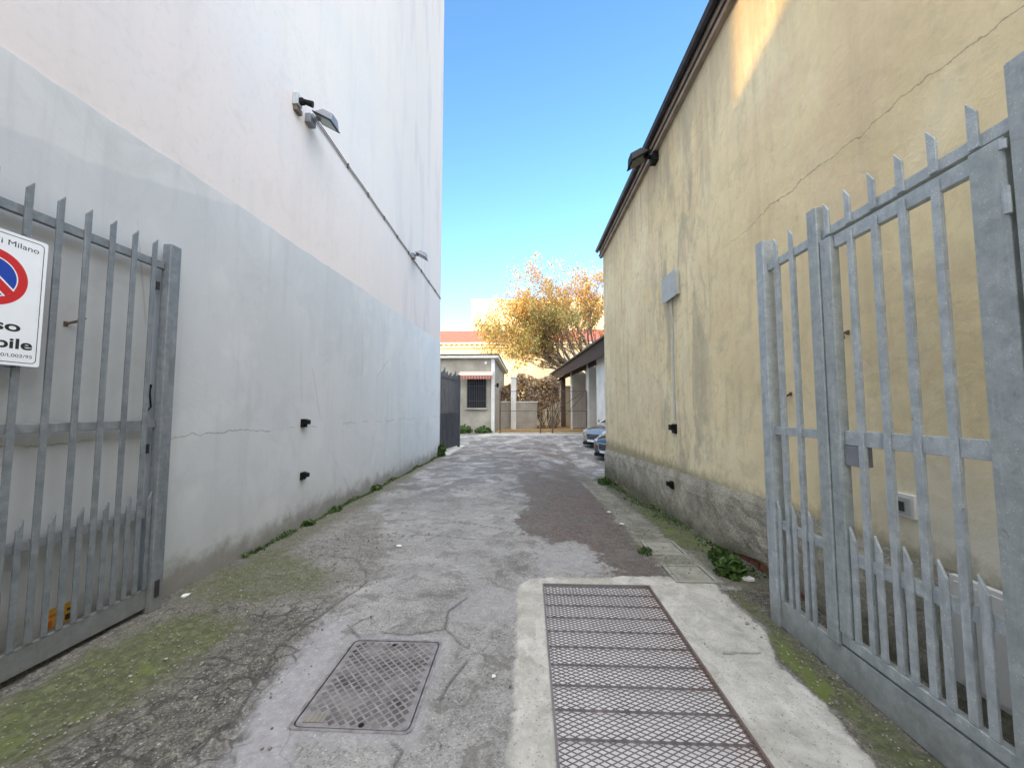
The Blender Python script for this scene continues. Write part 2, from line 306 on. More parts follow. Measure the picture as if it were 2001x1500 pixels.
# ------------------------------------------------------------ ground
def vnoise(x, y, f, seed):
    r = np.random.default_rng(seed).random((256, 256)); X = x*f+100.3; Y = y*f+57.7
    i = np.floor(X).astype(int); j = np.floor(Y).astype(int); u = X-i; v = Y-j; u = u*u*(3-2*u); v = v*v*(3-2*v)
    a, b, c, d = r[i % 256, j % 256], r[(i+1) % 256, j % 256], r[i % 256, (j+1) % 256], r[(i+1) % 256, (j+1) % 256]
    return (a*(1-u)+b*u)*(1-v)+(c*(1-u)+d*u)*v
def fbm(x, y, f, seed, o=4, g=.55):
    s = 0; w = 1; t = 0
    for k in range(o): s = s+w*vnoise(x, y, f*2**k, seed+k); t += w; w *= g
    return s/t
def sm(v, a, b):
    t = np.clip((v-a)/(b-a), 0, 1); return t*t*(3-2*t)
def gz(x, y):
    x = np.asarray(x, float); y = np.asarray(y, float)
    return .27*sm(y, 13, 21)-.26*sm(y, 3.6, 10.2)*sm(x, .1, 1.8)*(1-sm(y, 11.5, 17))
def sdist(x, y, poly):
    P = np.array(poly); d = np.full(x.shape, 1e9); ins = np.zeros(x.shape, bool)
    for k in range(len(P)):
        a = P[k]; b = P[(k+1) % len(P)]; e = b-a; t = np.clip(((x-a[0])*e[0]+(y-a[1])*e[1])/(e@e), 0, 1)
        d = np.minimum(d, np.hypot(x-a[0]-t*e[0], y-a[1]-t*e[1]))
        c = ((a[1] > y) != (b[1] > y)) & (x < (b[0]-a[0])*(y-a[1])/(b[1]-a[1]+1e-12)+a[0]); ins ^= c
    return np.where(ins, d, -d)
def ldist(x, y, pl):
    d = np.full(x.shape, 1e9)
    for a, b in zip(pl[:-1], pl[1:]):
        a = np.array(a); b = np.array(b); e = b-a; t = np.clip(((x-a[0])*e[0]+(y-a[1])*e[1])/(e@e), 0, 1)
        d = np.minimum(d, np.hypot(x-a[0]-t*e[0], y-a[1]-t*e[1]))
    return d
def build_ground():
    xs = list(np.arange(-3.0, 2.35, .0125)); k = .03; a = -3.0; L = []
    while a > -900: a -= k; L.append(a); k *= 1.25
    k = .03; b = xs[-1]; Rr = []
    while b < 900: b += k; Rr.append(b); k *= 1.25
    xs = np.array(L[::-1]+xs+Rr)
    ys = [1.3]; 
    while ys[-1] < 24: ys.append(ys[-1]*1.0065)
    k = ys[-1]-ys[-2]; c = ys[-1]
    while c < 1500: k *= 1.2; c += k; ys.append(c)
    dn = []; c = 1.3; k = .03
    while c > -900: c -= k; dn.append(c); k *= 1.2
    ys = np.array(dn[::-1]+ys)
    X, Y = np.meshgrid(xs, ys); nx, ny = len(xs), len(ys)
    n = fbm(X, Y, 4.0, 1)-.5; nb = fbm(X, Y, 1.1, 9)-.5; nf = fbm(X, Y, 22, 31, 3)-.5
    Z = gz(X, Y)+.022*nb+.006*n+.002*nf
    near = (np.abs(X) < 6) & (Y > -8) & (Y < 26)
    def zone(poly, soft=.02, wob=.10, wf=.04):
        s = sdist(X, Y, poly)+wob*n+wf*nf; return np.where(near, sm(s, -soft, soft), 0)
    apron = zone([(-.08,.2),(-.08,2.4),(-.10,3.37),(.0,3.56),(.95,3.63),(1.26,3.62),(1.60,3.56),(1.56,3.2),(1.60,2.82),(1.47,2.5),(1.50,2.15),(1.43,1.8),(1.45,.2)], .012, .06, .05)
    walk = zone([(1.30,3.5),(1.66,3.55),(1.68,4.3),(1.62,5.2),(1.66,7.2),(1.70,9.6),(1.2,9.4),(1.25,6.6),(1.24,4.6)], .02, .10, .05)*.55
    dark = np.maximum(zone([(-.50,9.8),(-.30,9.0),(.05,6.6),(-.02,6.0),(-.14,5.5),(-.02,4.87),(.24,4.5),(.60,4.60),(.74,3.95),(.77,3.66),(1.25,3.66),(1.25,4.6),(1.3,6.5),(1.55,11.6),(1.3,15.5),(.6,17.5),(-.6,16.5),(-.5,13),(-1.1,12),(-1.0,10.8)], .012, .34, .22),
                      zone([(-2.6,13),(-1.5,12),(-.8,13.5),(-1.2,16),(-2.3,16)], .1, 1.2, .2)*.6)
    lmoss = np.maximum.reduce([zone([(-2.84,.3),(-2.72,2.7),(-2.4,2.9),(-1.95,2.72),(-1.95,2.2),(-2.1,1.8),(-2.2,.3)], .16, .3, .2)*.75,
                               zone([(-2.9,3.1),(-2.95,4.2),(-2.3,4.05),(-1.7,3.7),(-1.6,3.2),(-2.1,2.95)], .2, .35, .2)*.62,
                               zone([(-3,4.1),(-3,12.7),(-2.72,12.7),(-2.55,8),(-2.45,4.2)], .15, .3, .2)*.42])
    rmoss = np.maximum.reduce([zone([(1.60,.3),(1.50,1.9),(1.50,2.25),(1.62,2.85),(1.62,3.4),(1.70,3.4),(1.74,2.5),(1.72,.3)], .06, .08, .08)*.65,
                               zone([(1.50,2.15),(1.50,2.5),(1.60,2.78),(1.66,2.7),(1.62,2.3),(1.58,2.1)], .03, .05, .1)*1.0,
                               zone([(1.60,4.4),(1.66,5.4),(1.70,6.6),(1.98,6.6),(1.98,4.2)], .1, .2, .2)*.85,
                               zone([(1.26,3.6),(1.2,7),(1.3,10.6),(2.2,10.6),(2.2,3.4)], .1, .3, .2)*.42])
    light = np.maximum.reduce([zone([(-1.30,2.86),(-1.50,2.70),(-1.46,2.37),(-1.36,1.95),(-1.30,1.6),(-.95,1.6),(-1.12,2.03),(-1.2,2.5)], .02, .08, .06),
                               zone([(-.55,2.86),(-.30,2.80),(-.08,3.0),(-.08,3.35),(-.45,3.4),(-.62,3.1)], .05, .15, .1)*.55,
                               zone([(.10,3.75),(.70,3.72),(.66,4.1),(.5,4.45),(.2,4.4),(.05,4.1)], .03, .08, .05)*.6,
                               zone([(-1.21,1.80),(-.49,1.80),(-.50,2.68),(-1.21,2.68)], .02, .05, .05)*.6,
                               zone([(-1.5,3.0),(-1.3,2.9),(-.1,4),(-.1,6),(-.6,9),(-1.8,12),(-2.3,11),(-2.0,6),(-1.3,4)], .4, .7, .2)*.15])
    soil = np.maximum.reduce([zone([(1.45,.2),(1.45,1.8),(1.50,2.15),(1.47,2.5),(1.62,2.85),(1.60,3.4),(2.4,3.6),(2.4,.2)], .03, .08, .06),
                              zone([(.95,4.0),(.90,6.5),(1.3,7.2),(1.3,4.5),(1.25,3.6)], .2, .5, .2)*.7,
                              zone([(1.66,3.5),(1.70,10.5),(2.3,10.5),(2.3,3.5)], .05, .2, .1)*.85,
                              zone([(-3.1,.2),(-3.0,12.7),(-2.75,12.7),(-2.62,6),(-2.5,3.6),(-2.1,3.0),(-1.6,3.0),(-1.5,2.7),(-1.5,2.3),(-1.4,1.6),(-1.5,.2)], .12, .3, .15)*.85,
                              zone([(-3.0,3.0),(-2.95,6.5),(-2.0,5.5),(-1.35,3.6),(-1.5,2.9)], .1, .4, .2)*.5])
    crz = zone([(-2.6,.3),(-2.5,2.6),(-2.3,3.3),(-1.5,3.15),(-1.42,2.3),(-1.3,1.6),(-1.4,.3)], .1, .3, .1)*.9
    lines = [[(-2.7,2.95),(-2.3,2.72),(-1.95,2.66),(-1.66,2.69),(-1.54,2.82),(-1.50,3.05),(-1.42,3.45),(-1.52,3.66),(-1.75,3.97),(-2.2,4.05)],
             [(-1.56,2.8),(-1.60,2.5),(-1.52,2.25),(-1.44,1.95),(-1.50,1.75)],[(-2.25,1.6),(-2.08,1.92),(-1.80,2.12),(-1.56,2.3)],
             [(-1.02,2.70),(-.80,2.685),(-.576,2.755),(-.395,2.546)],[(-.38,2.42),(-.438,2.242),(-.47,2.1)],[(-.62,1.84),(-.56,1.81),(-.57,1.7),(-.7,1.62)],
             [(-.576,2.755),(-.60,3.0),(-.50,3.2)],[(-1.12,2.6),(-1.25,2.75),(-1.2,2.85)],[(1.2,2.55),(1.42,2.56)],[(-1.6,5.1),(-.9,5.3),(-.3,5.0)],[(-2.3,7.0),(-1.2,7.4),(-.2,7.2)],[(-1.9,4.6),(-1.2,4.75),(-.6,4.6)]]
    cr = np.zeros(X.shape)
    for l in lines:
        m = near & (Y < 9); d = ldist(X+.045*n, Y+.06*n+.02*nb, l); cr = np.maximum(cr, np.where(m, 1-sm(d, .002, .014), 0))
    pit = np.where((X > .115) & (X < 1.02) & (Y > .45) & (Y < 3.46), 1., 0.)
    moss0 = np.maximum(lmoss, rmoss); Z = Z+.012*apron*(1+.5*nf)+.006*walk+.014*moss0*np.clip(n*2+nf+.4, 0, 1)+.012*soil*nf-.012*crz*(np.abs(n))*2-.010*cr-.022*sm(n, .08, .2)*crz
    man = sdist(X, Y, [(-1.132,1.892),(-.558,1.890),(-.568,2.596),(-1.134,2.594)]); Z = np.where(near & (man > -.06), Z*(1-sm(man, -.06, -.03))+.004*sm(man, -.06, -.03), Z)
    Z = np.where(near & (man > 0), -.03, Z)
    gr = sdist(X, Y, [(.115,.45),(1.02,.45),(1.02,3.46),(.115,3.46)]); Z = np.where(near & (gr > -.05), .010, Z); Z = np.where(pit > 0, -.016+.004*nf, Z)
    covers = [(1.27,1.64,3.52,3.90),(1.27,1.64,4.18,4.62)]
    for c in covers:
        q = (X > c[0]) & (X < c[1]) & (Y > c[2]) & (Y < c[3]); Z = np.where(q, Z-.03, Z)
    yard = np.where(Y > 20.9, 1., 0.)*sm(Y+.6*n, 21.0, 21.3)
    slabs = zone([(-3.0,18.7),(-1.7,20.8),(4.5,20.8),(4.5,18.9),(1.5,19.4),(-1,19.2)], .2, .8, .1)*.6
    conc = np.clip(np.maximum.reduce([apron, walk, slabs, zone([(-3.1,12.7),(-3.05,15.8),(-2.55,15.6),(-2.65,12.9)], .05, .1)]), 0, 1)
    co = np.stack([X, Y, Z], -1).reshape(-1, 3).astype(np.float32)
    me = bpy.data.meshes.new('ground'); me.vertices.add(len(co)); me.vertices.foreach_set('co', co.ravel())
    i = np.arange(nx-1); j = np.arange(ny-1)[:, None]; b0 = (j*nx+i).ravel()
    q = np.stack([b0, b0+1, b0+nx+1, b0+nx], -1).astype(np.int32)
    me.loops.add(q.size); me.loops.foreach_set('vertex_index', q.ravel()); me.polygons.add(len(q))
    me.polygons.foreach_set('loop_start', np.arange(0, q.size, 4, dtype=np.int32)); me.update(calc_edges=True)
    me.polygons.foreach_set('use_smooth', np.ones(len(q), bool))
    def attr(nm, r, g, b):
        a = me.attributes.new(nm, 'FLOAT_COLOR', 'POINT'); z = np.ones(X.size)
        a.data.foreach_set('color', np.stack([np.ravel(r), np.ravel(g), np.ravel(b), z], -1).astype(np.float32).ravel())
    moss = np.clip(np.maximum(lmoss, rmoss), 0, 1)*(1-pit)
    attr('za', moss, dark*(1-apron), conc); attr('zb', np.clip(light, 0, 1)*(1-apron), soil*(1-apron), crz); attr('zc', cr, pit, yard)
    me.materials.append(M['ground']); o = bpy.data.objects.new('ground', me); COL.objects.link(o); struct(o)
build_ground()
def G(x, y): return float(gz(x, y))

# ------------------------------------------------------------ left building
XL = -2.93
b = thing('white_building', 'tall windowless white rendered building, greyer below, lining the alley on the left', 'building', (-6, 3, 0))
YF = -6.6; YE = 12.69
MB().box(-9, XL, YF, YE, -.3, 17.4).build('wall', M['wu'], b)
edge = [(XL+.001, y, float(np.interp(y, [-7, 2, 13], [3.35, 3.515, 3.745]))+random.gauss(0, .0035)+.006*math.sin(y*2.3)) for y in np.arange(YE+.008, YF-.1, -.11)]
m = MB(); n = len(edge); bot = [(XL+.001, e[1], -.3) for e in edge]
m.add(edge+bot+[(XL+.012, e[1], e[2]) for e in edge]+[(XL+.012, e[1], -.3) for e in edge], [(2*n+i, 3*n+i, 3*n+i+1, 2*n+i+1) for i in range(n-1)]+[(i, 2*n+i, 2*n+i+1, i+1) for i in range(n-1)]+[(0, n, 3*n, 2*n), (n-1, 3*n-1, 4*n-1, 2*n-1)])
m.build('lower_wall', M['wl'], b, recalc=True)
MB().box(-9.1, XL+.12, YF-.1, YE+.1, 17.403, 17.6).build('roof', M['slab'], b)

# ------------------------------------------------------------ right building
def XR(y): return 2.27-.026*y
b = thing('ochre_building', 'weathered ochre rendered building with rough cement foot, lining the alley on the right', 'building', (5, 2, 0))
Y0, Y1 = -6.6, 10.28
def ez(y): return 5.93-.024*y
MB().hexa([(XR(Y0),Y0,-.5),(9.5,Y0,-.5),(9.5,Y1,-.5),(XR(Y1),Y1,-.5),(XR(Y0),Y0,ez(Y0)),(9.5,Y0,ez(Y0)),(9.5,Y1,ez(Y1)),(XR(Y1),Y1,ez(Y1))]).build('wall', M['ochre'], b)
# plinth: a rough ribbon with a raised, undercut lower edge
def plinth():
    m = MB(); rng = random.Random(3); N = 150; vs = []
    ys = [Y0+(Y1+.02-Y0)*i/N for i in range(N+1)]
    for y in ys:
        top = (.80-.0308*y if y > 3.7 else .686-.02*(3.7-y))+.012*rng.uniform(-1, 1)
        g = .13-.04*y if y > 3.25 else 0
        up = .13*max(0, 1-abs(y-3.75)/.75)**.7+.10*max(0, 1-abs(y-8.6)/.8)**.6
        low = max(-.5, g+up-(.1 if up < .01 else 0)); x = XR(y)
        n = 9
        for k in range(n):
            z = low+(top-low)*k/(n-1); off = .035+.008*rng.uniform(-1, 1)
            if k == n-1: off = .004
            if k == n-2: off = .028
            vs.append((x-off, y, z))
        vs.append((x+.05, y, low))
    n = 10; fs = []
    for i in range(N):
        for k in range(n-1):
            a = i*n+k
            if k < n-2: fs.append((a, a+1, a+n+1, a+n))
        fs.append((i*n+n-1, i*n, (i+1)*n, (i+1)*n+n-1))
    fs.append(tuple(range(N*n, N*n+n)))
    m.add(vs, fs); return m
plinth().build('plinth', M['plinth'], b, recalc=True)
m = MB()
for k in range(9):
    y = 2.9+k*.16; m.box(XR(y)-.012, XR(y)+.02, y, y+.15, .0, .065)
m.build('brick_course', M['brick'], b)
MB().hexa([(XR(Y0)-.07,Y0,ez(Y0)-.10),(XR(Y0)-.002,Y0,ez(Y0)-.10),(XR(Y1)-.002,Y1+.12,ez(Y1)-.10),(XR(Y1)-.07,Y1+.12,ez(Y1)-.10),
           (XR(Y0)-.07,Y0,ez(Y0)+.14),(XR(Y0)-.002,Y0,ez(Y0)+.14),(XR(Y1)-.002,Y1+.12,ez(Y1)+.14),(XR(Y1)-.07,Y1+.12,ez(Y1)+.14)]).build('fascia', M['fascia'], b)
MB().tube([(XR(Y0)-.075,Y0,ez(Y0)-.02),(XR(Y1)-.075,Y1+.15,ez(Y1)-.02)], .018, 8).build('cornice_pipe', M['wood'], b)
m = MB()
pr = [(-.002, 0), (-.015,-.03), (-.045,-.045), (-.08,-.03), (-.095, 0), (-.10,.01), (-.10, .025), (-.002,.025)]
q0 = [(XR(Y0)-.07+p[0], Y0, ez(Y0)+.13+p[1]) for p in pr]; q1 = [(XR(Y1)-.07+p[0], Y1+.2, ez(Y1)+.13+p[1]) for p in pr]; n = len(pr)
m.add(q0+q1, [tuple(range(n)), tuple(reversed(range(n, 2*n)))]+[(i, n+i, n+(i+1)%n, (i+1)%n) for i in range(n)])
m.build('gutter', M['gutter'], b, recalc=True)
MB().hexa([(XR(Y0)-.1,Y0-.1,ez(Y0)+.165),(9.6,Y0-.1,ez(Y0)+.165),(9.6,Y1+.15,ez(Y1)+.165),(XR(Y1)-.1,Y1+.15,ez(Y1)+.165),
           (XR(Y0)-.1,Y0-.1,ez(Y0)+.20),(9.6,Y0-.1,ez(Y0)+.9),(9.6,Y1+.15,ez(Y1)+.9),(XR(Y1)-.1,Y1+.15,ez(Y1)+.20)]).build('roof', M['roofdark'], b)

# ------------------------------------------------------------ building across the street (behind the camera)
b = thing('apartment_house', 'plain rendered apartment house across the street, facing the alley mouth', 'building', (0, -22, 0))
MB().box(-45, 30, -30, -18, -.3, 11.25).build('wall', M['cream'], b)
MB().box(-45.3, 30.3, -30.2, -17.7, 11.253, 11.6).build('roof', M['roofdark'], b)
for fl in range(3):
    for k in range(14):
        x = -38+k*4.6; z = 1.6+fl*3.3
        w = MB().box(x-.6, x+.6, -17.997, -17.93, z, z+1.6).build('window', M['glass'], b)
        MB().box(x-.75, x+.75, -17.997, -17.85, z-.12, z-.003).build('sill', M['stone'], w)

# ------------------------------------------------------------ gates
def pointed(mb, x0, x1, y0, y1, z0, z1, cut):     # bar whose top is cut on a slant, high at far side
    mb.hexa([(x0,y0,z0),(x1,y0,z0),(x1,y1,z0),(x0,y1,z0),(x0,y0,z1-cut),(x1,y0,z1-cut),(x1,y1,z1),(x0,y1,z1)])
g = thing('metal_gate', 'open grey galvanised gate leaf with spiked bars, holding the white no parking sign', 'gate', (-2.84, 2.93, 0))
GL = M['galvL']; XG = -2.84; bw = .034
MB().box(-2.868, -2.80, 2.86, 2.955, .0, 2.80).build('end_post', GL, g, bevel=.006)
MB().box(-2.905, -2.80, .50, .60, .01, 2.80).build('hinge_post', GL, g, bevel=.006)
for nm, z0, z1 in (('top_rail', 2.592, 2.648), ('middle_rail', 1.365, 1.42), ('lower_rail', .70, .76)):
    MB().box(XG-.035, XG-.001, .603, 2.858, z0, z1).build(nm, GL, g, bevel=.003)
MB().box(XG-.03, XG+.005, .603, 2.858, .035, .178).build('bottom_plate', GL, g, bevel=.004)
y = 2.748
while y > .65:
    m = MB(); pointed(m, XG, XG+.012, y, y+bw, .180, 2.80, .045); m.box(XG-.022, XG-.0005, y+bw-.006, y+bw, .180, 2.585); m.build('bar', GL, g, bevel=.0015)
    y2 = y+.075
    m = MB(); pointed(m, XG, XG+.012, y2, y2+bw*.9, .180, .885, .06); m.build('short_bar', GL, g, bevel=.0015); y -= .149
m = MB(); m.tube([(-2.878, 2.845, 2.43), (-2.878, 2.845, 2.49)], .014, 10); m.tube([(-2.878,2.845,1.17),(-2.878,2.845,1.24)], .010, 8); m.build('hinge', M['dark'], g)
MB().box(-2.799, -2.794, 2.885, 2.92, .10, .22).build('bolt_plate', M['dark'], g)

# the right leaf, with a wicket door in it
M['galv'] = m_galv('galvanised_bars', 1.42, .012); GR = M['galv']; GP = m_galv('galvanised_post', 1.22); XG = 1.75
g = thing('metal_gate', 'open light grey galvanised gate leaf with spiked bars and a narrow wicket door', 'gate', (1.80, 2.95, 0))
def rb(y0, y1, z0, z1, d0=0.0, d1=.035): return MB().box(XG+d0, XG+d1, y0, y1, z0, z1)
MB().box(1.72, 1.80, 2.865, 2.955, .0, 2.745).build('end_post', GR, g, bevel=.006)
MB().box(1.72, 1.80, 2.335, 2.415, .19, 2.715).build('inner_post', GP, g, bevel=.006)
MB().box(1.718, 1.80, 1.255, 1.405, .0, 2.745).build('inner_post', GP, g, bevel=.006)
MB().box(1.70, 1.80, .35, .45, .0, 2.745).build('hinge_post', GP, g, bevel=.006)
for a, c in ((2.418, 2.862), (1.423, 2.332), (.453, 1.257)): rb(a, c, 2.512, 2.565).build('top_rail', GR, g, bevel=.003)
for a, c in ((2.418, 2.862), (.453, 1.257)):
    rb(a, c, 1.325, 1.38).build('middle_rail', GR, g, bevel=.003); rb(a, c, .675, .73).build('lower_rail', GR, g, bevel=.003)
MB().box(XG-.008, XG+.035, .453, 2.862, .005, .19).build('bottom_plate', GR, g, bevel=.004)
for y in (2.735, 2.58, 1.09, .94, .79, .64):
    m = MB(); pointed(m, XG-.012, XG-.0005, y, y+.034, .193, 2.712, .055); m.box(XG, XG+.012, y, y+.005, .193, 2.508); m.build('bar', GR, g, bevel=.0015)
for y in (2.835, 2.682, 2.53, 1.165, 1.015, .865, .715):
    m = MB(); pointed(m, XG-.012, XG-.0005, y-.01, y+.022, .193, .866, .07); m.build('short_bar', GR, g, bevel=.0015)
for y in (2.264, 2.117, 1.965, 1.818, 1.668, 1.514):
    m = MB(); pointed(m, XG-.012, XG-.0005, y, y+.036, 2.514, 2.712, .055); m.build('spike', GR, g, bevel=.0015)
d = rb(1.425, 2.33, .205, .265, -.012, .03).build('wicket_door', GR, g, bevel=.003)
m = MB(); m.box(XG-.022, XG+.03, 2.25, 2.328, .268, 2.495); m.build('door_stile', GP, d, bevel=.004)
m = MB(); m.box(XG-.022, XG+.03, 1.428, 1.545, .268, 2.495); m.build('door_stile', GP, d, bevel=.004)
rb(1.548, 2.247, 2.425, 2.495).build('door_top_rail', GR, d, bevel=.003)
rb(1.548, 2.247, 1.305, 1.385).build('door_middle_rail', GR, d, bevel=.003)
rb(1.548, 2.247, .665, .73).build('door_lower_rail', GR, d, bevel=.003)
for y in (2.117, 1.967, 1.820, 1.670):
    m = MB(); m.box(XG-.010, XG-.0005, y, y+.033, .268, 2.475); m.box(XG, XG+.012, y, y+.005, .268, 2.42); m.build('door_bar', GR, d, bevel=.0015)
for y in (2.202, 2.049, 1.899, 1.747, 1.597):
    m = MB(); pointed(m, XG-.013, XG-.001, y, y+.034, .268, .866, .07); m.build('short_bar', GR, d, bevel=.0015)
m = MB(); m.box(XG-.005, XG+.06, 2.146, 2.248, 1.195, 1.302); m.build('lock_case', M['lampgrey'], d, bevel=.004)
m = MB(); m.tube([(XG-.03, 1.425, 2.44), (XG-.03, 1.425, 2.475)], .012, 8); m.tube([(XG-.03, 1.425, 2.2), (XG-.03, 1.425, 2.3)], .012, 8); m.tube([(XG-.03, 1.425, .5), (XG-.03, 1.425, .6)], .012, 8); m.build('hinge', GR, d)

# ------------------------------------------------------------ no parking sign
s = thing('no_parking_sign', 'white rectangular sign with red and blue no parking disc wired to the left gate', 'sign', (-2.80, 1.865, 2.10))
def flat(name, c, r=.4): return simple(name, c, r, .03, bump=.02)
SW, SR, SB, SK = flat('sign_white', (.88,.92,.97)), flat('sign_red', (.62,.02,.025)), flat('sign_blue', (.01,.06,.42)), flat('sign_black', (.02,.02,.025))
cx, cy, cz = -2.80, 1.865, 2.10
def rrect(w, h, r, n=5):
    P = []
    for (sx, sy, a0) in ((1,1,0),(-1,1,90),(-1,-1,180),(1,-1,270)):
        for k in range(n+1):
            a = math.radians(a0+90*k/n); P.append((sx*(w-r)+r*math.cos(a), sy*(h-r)+r*math.sin(a)))
    return P
R1 = rrect(.23, .36, .012); m = MB(); m.prism([(cx, cy+u, cz+v) for u, v in R1], (.003, 0, 0)); m.build('panel', SW, s, recalc=True)
def ring(o, i, x, w, mat, nm, par):
    n = len(o); m = MB(); m.add([(x, cy+u, w+v) for u, v in o]+[(x, cy+u, w+v) for u, v in i], [(k, (k+1)%n, n+(k+1)%n, n+k) for k in range(n)]); return m.build(nm, mat, par)
ring(rrect(.214, .344, .022), rrect(.2105, .3405, .019), cx+.0036, cz, SK, 'border', s)
cz2 = 2.20
def circ(r, n=64): return [(r*math.cos(2*math.pi*k/n), r*math.sin(2*math.pi*k/n)) for k in range(n)]
def disc(r, x, mat, nm, par): m = MB(); m.add([(x, cy+u, cz2+v) for u, v in circ(r)], [tuple(range(64))]); return m.build(nm, mat, par)
dd = disc(.152, cx+.0035, SR, 'prohibition_disc', s)
disc(.110, cx+.0039, SW, 'disc_line', dd); disc(.104, cx+.0043, SB, 'disc_field', dd)
for hw, x, mt, nm in ((.030, cx+.0047, SW, 'bar_edge'), (.022, cx+.0051, SR, 'diagonal_bar')):
    L = .109; c_, s_ = math.cos(math.radians(-45)), math.sin(math.radians(-45)); P = [(-L,-hw),(L,-hw),(L,hw),(-L,hw)]
    m = MB(); m.add([(x, cy+u*c_-v*s_, cz2+u*s_+v*c_) for u, v in P], [(0,1,2,3)]); m.build(nm, mt, dd)
def text(body, size, w, y, z, x, mat, par, bold=0, nm='lettering', sx=1):
    c = bpy.data.curves.new('t', 'FONT'); c.body = body; c.size = size; c.align_x = 'CENTER'; c.offset = bold; c.extrude = 0
    o = bpy.data.objects.new('t', c); COL.objects.link(o); bpy.context.view_layer.update()
    me = bpy.data.meshes.new_from_object(o.evaluated_get(bpy.context.evaluated_depsgraph_get())); bpy.data.objects.remove(o)
    xs = [v.co.x for v in me.vertices]; k = w/(max(xs)-min(xs)) if w else 1; mid = (max(xs)+min(xs))/2
    for v in me.vertices: v.co = (x-WP[par][0], y+(v.co.x-mid)*k-WP[par][1], z+v.co.y-WP[par][2])
    me.materials.clear(); me.materials.append(mat); ob = bpy.data.objects.new(nm, me); COL.objects.link(ob); ob.parent = par; WP[ob] = WP[par]; return ob
for w_, wd, yc in (('Comune', .165, 1.760), ('di', .036, 1.8825), ('Milano', .132, 1.9885)): text(w_, .043, wd, yc, 2.385, cx+.0036, SK, s)
text('Passo', .078, .272, cy, 1.925, cx+.0036, SK, s, .0018)
text('carrabile', .078, .385, cy, 1.832, cx+.0036, SK, s, .0018)
text('N.', .025, .022, 1.868, 1.785, cx+.0036, SK, s); text('000/L002/95', .025, .165, 1.978, 1.785, cx+.0036, SK, s)
m = MB(); m.tube([(cx-.004, 2.0, 2.46), (cx-.015, 2.0, 2.475), (-2.87, 2.0, 2.47)], .002, 6); m.tube([(cx-.004, 2.0, 1.745), (cx-.01, 2.0, 1.73), (-2.87, 2.0, 1.735)], .002, 6); m.build('wire', M['dark'], s)

# ------------------------------------------------------------ wall fixtures
def floodlight(loc, sgn, mat, label, scale=1.0, glass=None, group=None):
    """sgn = +1: wall on -X side (fixture sticks out to +X)"""
    t = thing('floodlight', label, 'floodlight', loc, group); X, Yc, Z = loc; k = scale
    m = MB(); m.box(min(X, X+sgn*.10*k), max(X, X+sgn*.10*k), Yc-.09*k, Yc+.09*k, Z-.09*k, Z+.07*k); m.build('mount_box', mat, t, bevel=.008)
    m = MB(); m.tube([(X+sgn*.10*k, Yc, Z+.02), (X+sgn*.2*k, Yc+.02*k, Z+.03*k)], .035*k, 8); m.build('arm', mat, t)
    c = Vector((X+sgn*.33*k, Yc+.04*k, Z+.04*k)); ax = Vector((sgn*math.cos(.5), 0, -math.sin(.5))); n_ = Vector((sgn*math.sin(.5), 0, math.cos(.5))); ay = Vector((0, 1, 0))
    m = MB(); m.hexa([c+a*ax*.17*k+b_*ay*.15*k-n_*.045*k for a, b_ in ((-1,-1),(1,-1),(1,1),(-1,1))]+[c+a*ax*.10*k+b_*ay*.09*k+n_*.09*k for a, b_ in ((-1,-1),(1,-1),(1,1),(-1,1))])
    m.build('housing', mat, t, bevel=.01, recalc=True)
    cc = c-n_*.055*k; m = MB(); m.obox(cc, ax*.185*k, ay*.165*k, n_*.008*k); m.build('rim', M['dark'] if mat is not M['black'] else mat, t, bevel=.003)
    cc = c-n_*.067*k; m = MB(); m.obox(cc, ax*.155*k, ay*.135*k, n_*.003*k); m.build('glass', glass or M['lampglass'], t)
    return t
M['lampglass'] = simple('frosted_lamp_glass', (.22,.27,.25), .25, .15, bump=0)
XW = XL
floodlight((XW, 4.82, 5.34), 1, M['lampgrey'], 'grey floodlight high on the white wall, the larger nearer one beside a junction box', .78)
floodlight((XW, 9.45, 5.36), 1, M['lampgrey'], 'small looking grey floodlight farther down the white wall on the cable', .8)
floodlight((XR(6.2)-.0, 6.2, 5.60), -1, M['black'], 'black floodlight under the gutter of the ochre wall', .95, M['glass'])
t = thing('junction_box', 'pale grey junction box with black sensor, highest fitting on the white wall', 'junction box', (XW, 4.54, 5.38))
MB().box(XW, XW+.07, 4.48, 4.58, 5.30, 5.45).build('box', M['boxgrey'], t, bevel=.006)
m = MB(); m.box(XW+.07, XW+.12, 4.50, 4.56, 5.33, 5.39); m.tube([(XW+.12, 4.53, 5.36), (XW+.22, 4.56, 5.34)], [.03, .04], 10); m.build('sensor', M['black'], t)
m = MB(); m.box(XW, XW+.05, 4.50, 4.62, 5.24, 5.297); m.build('cable_gland', M['cable'], t)
t = thing('wall_cable', 'thin brown cable clipped along the white wall between the grey floodlights', 'cable', (XW, 5, 5.5))
def cz_(y): return 5.30+.0 if y < 4.8 else 5.50-.038*(y-4.9)
for o_ in (0, .035): MB().tube([(XW+.015, y, cz_(y)-o_+.006*math.sin(y*5)) for y in np.arange(4.9, 12.7, .25)], .0075, 6).build('strand', M['cable'], t)
for y in (5.95, 6.75, 7.55, 8.35, 9.15, 10.3, 11.1, 11.9): MB().box(XW, XW+.026, y-.015, y+.015, cz_(y)-.055, cz_(y)+.02).build('clip', M['cable'], t)
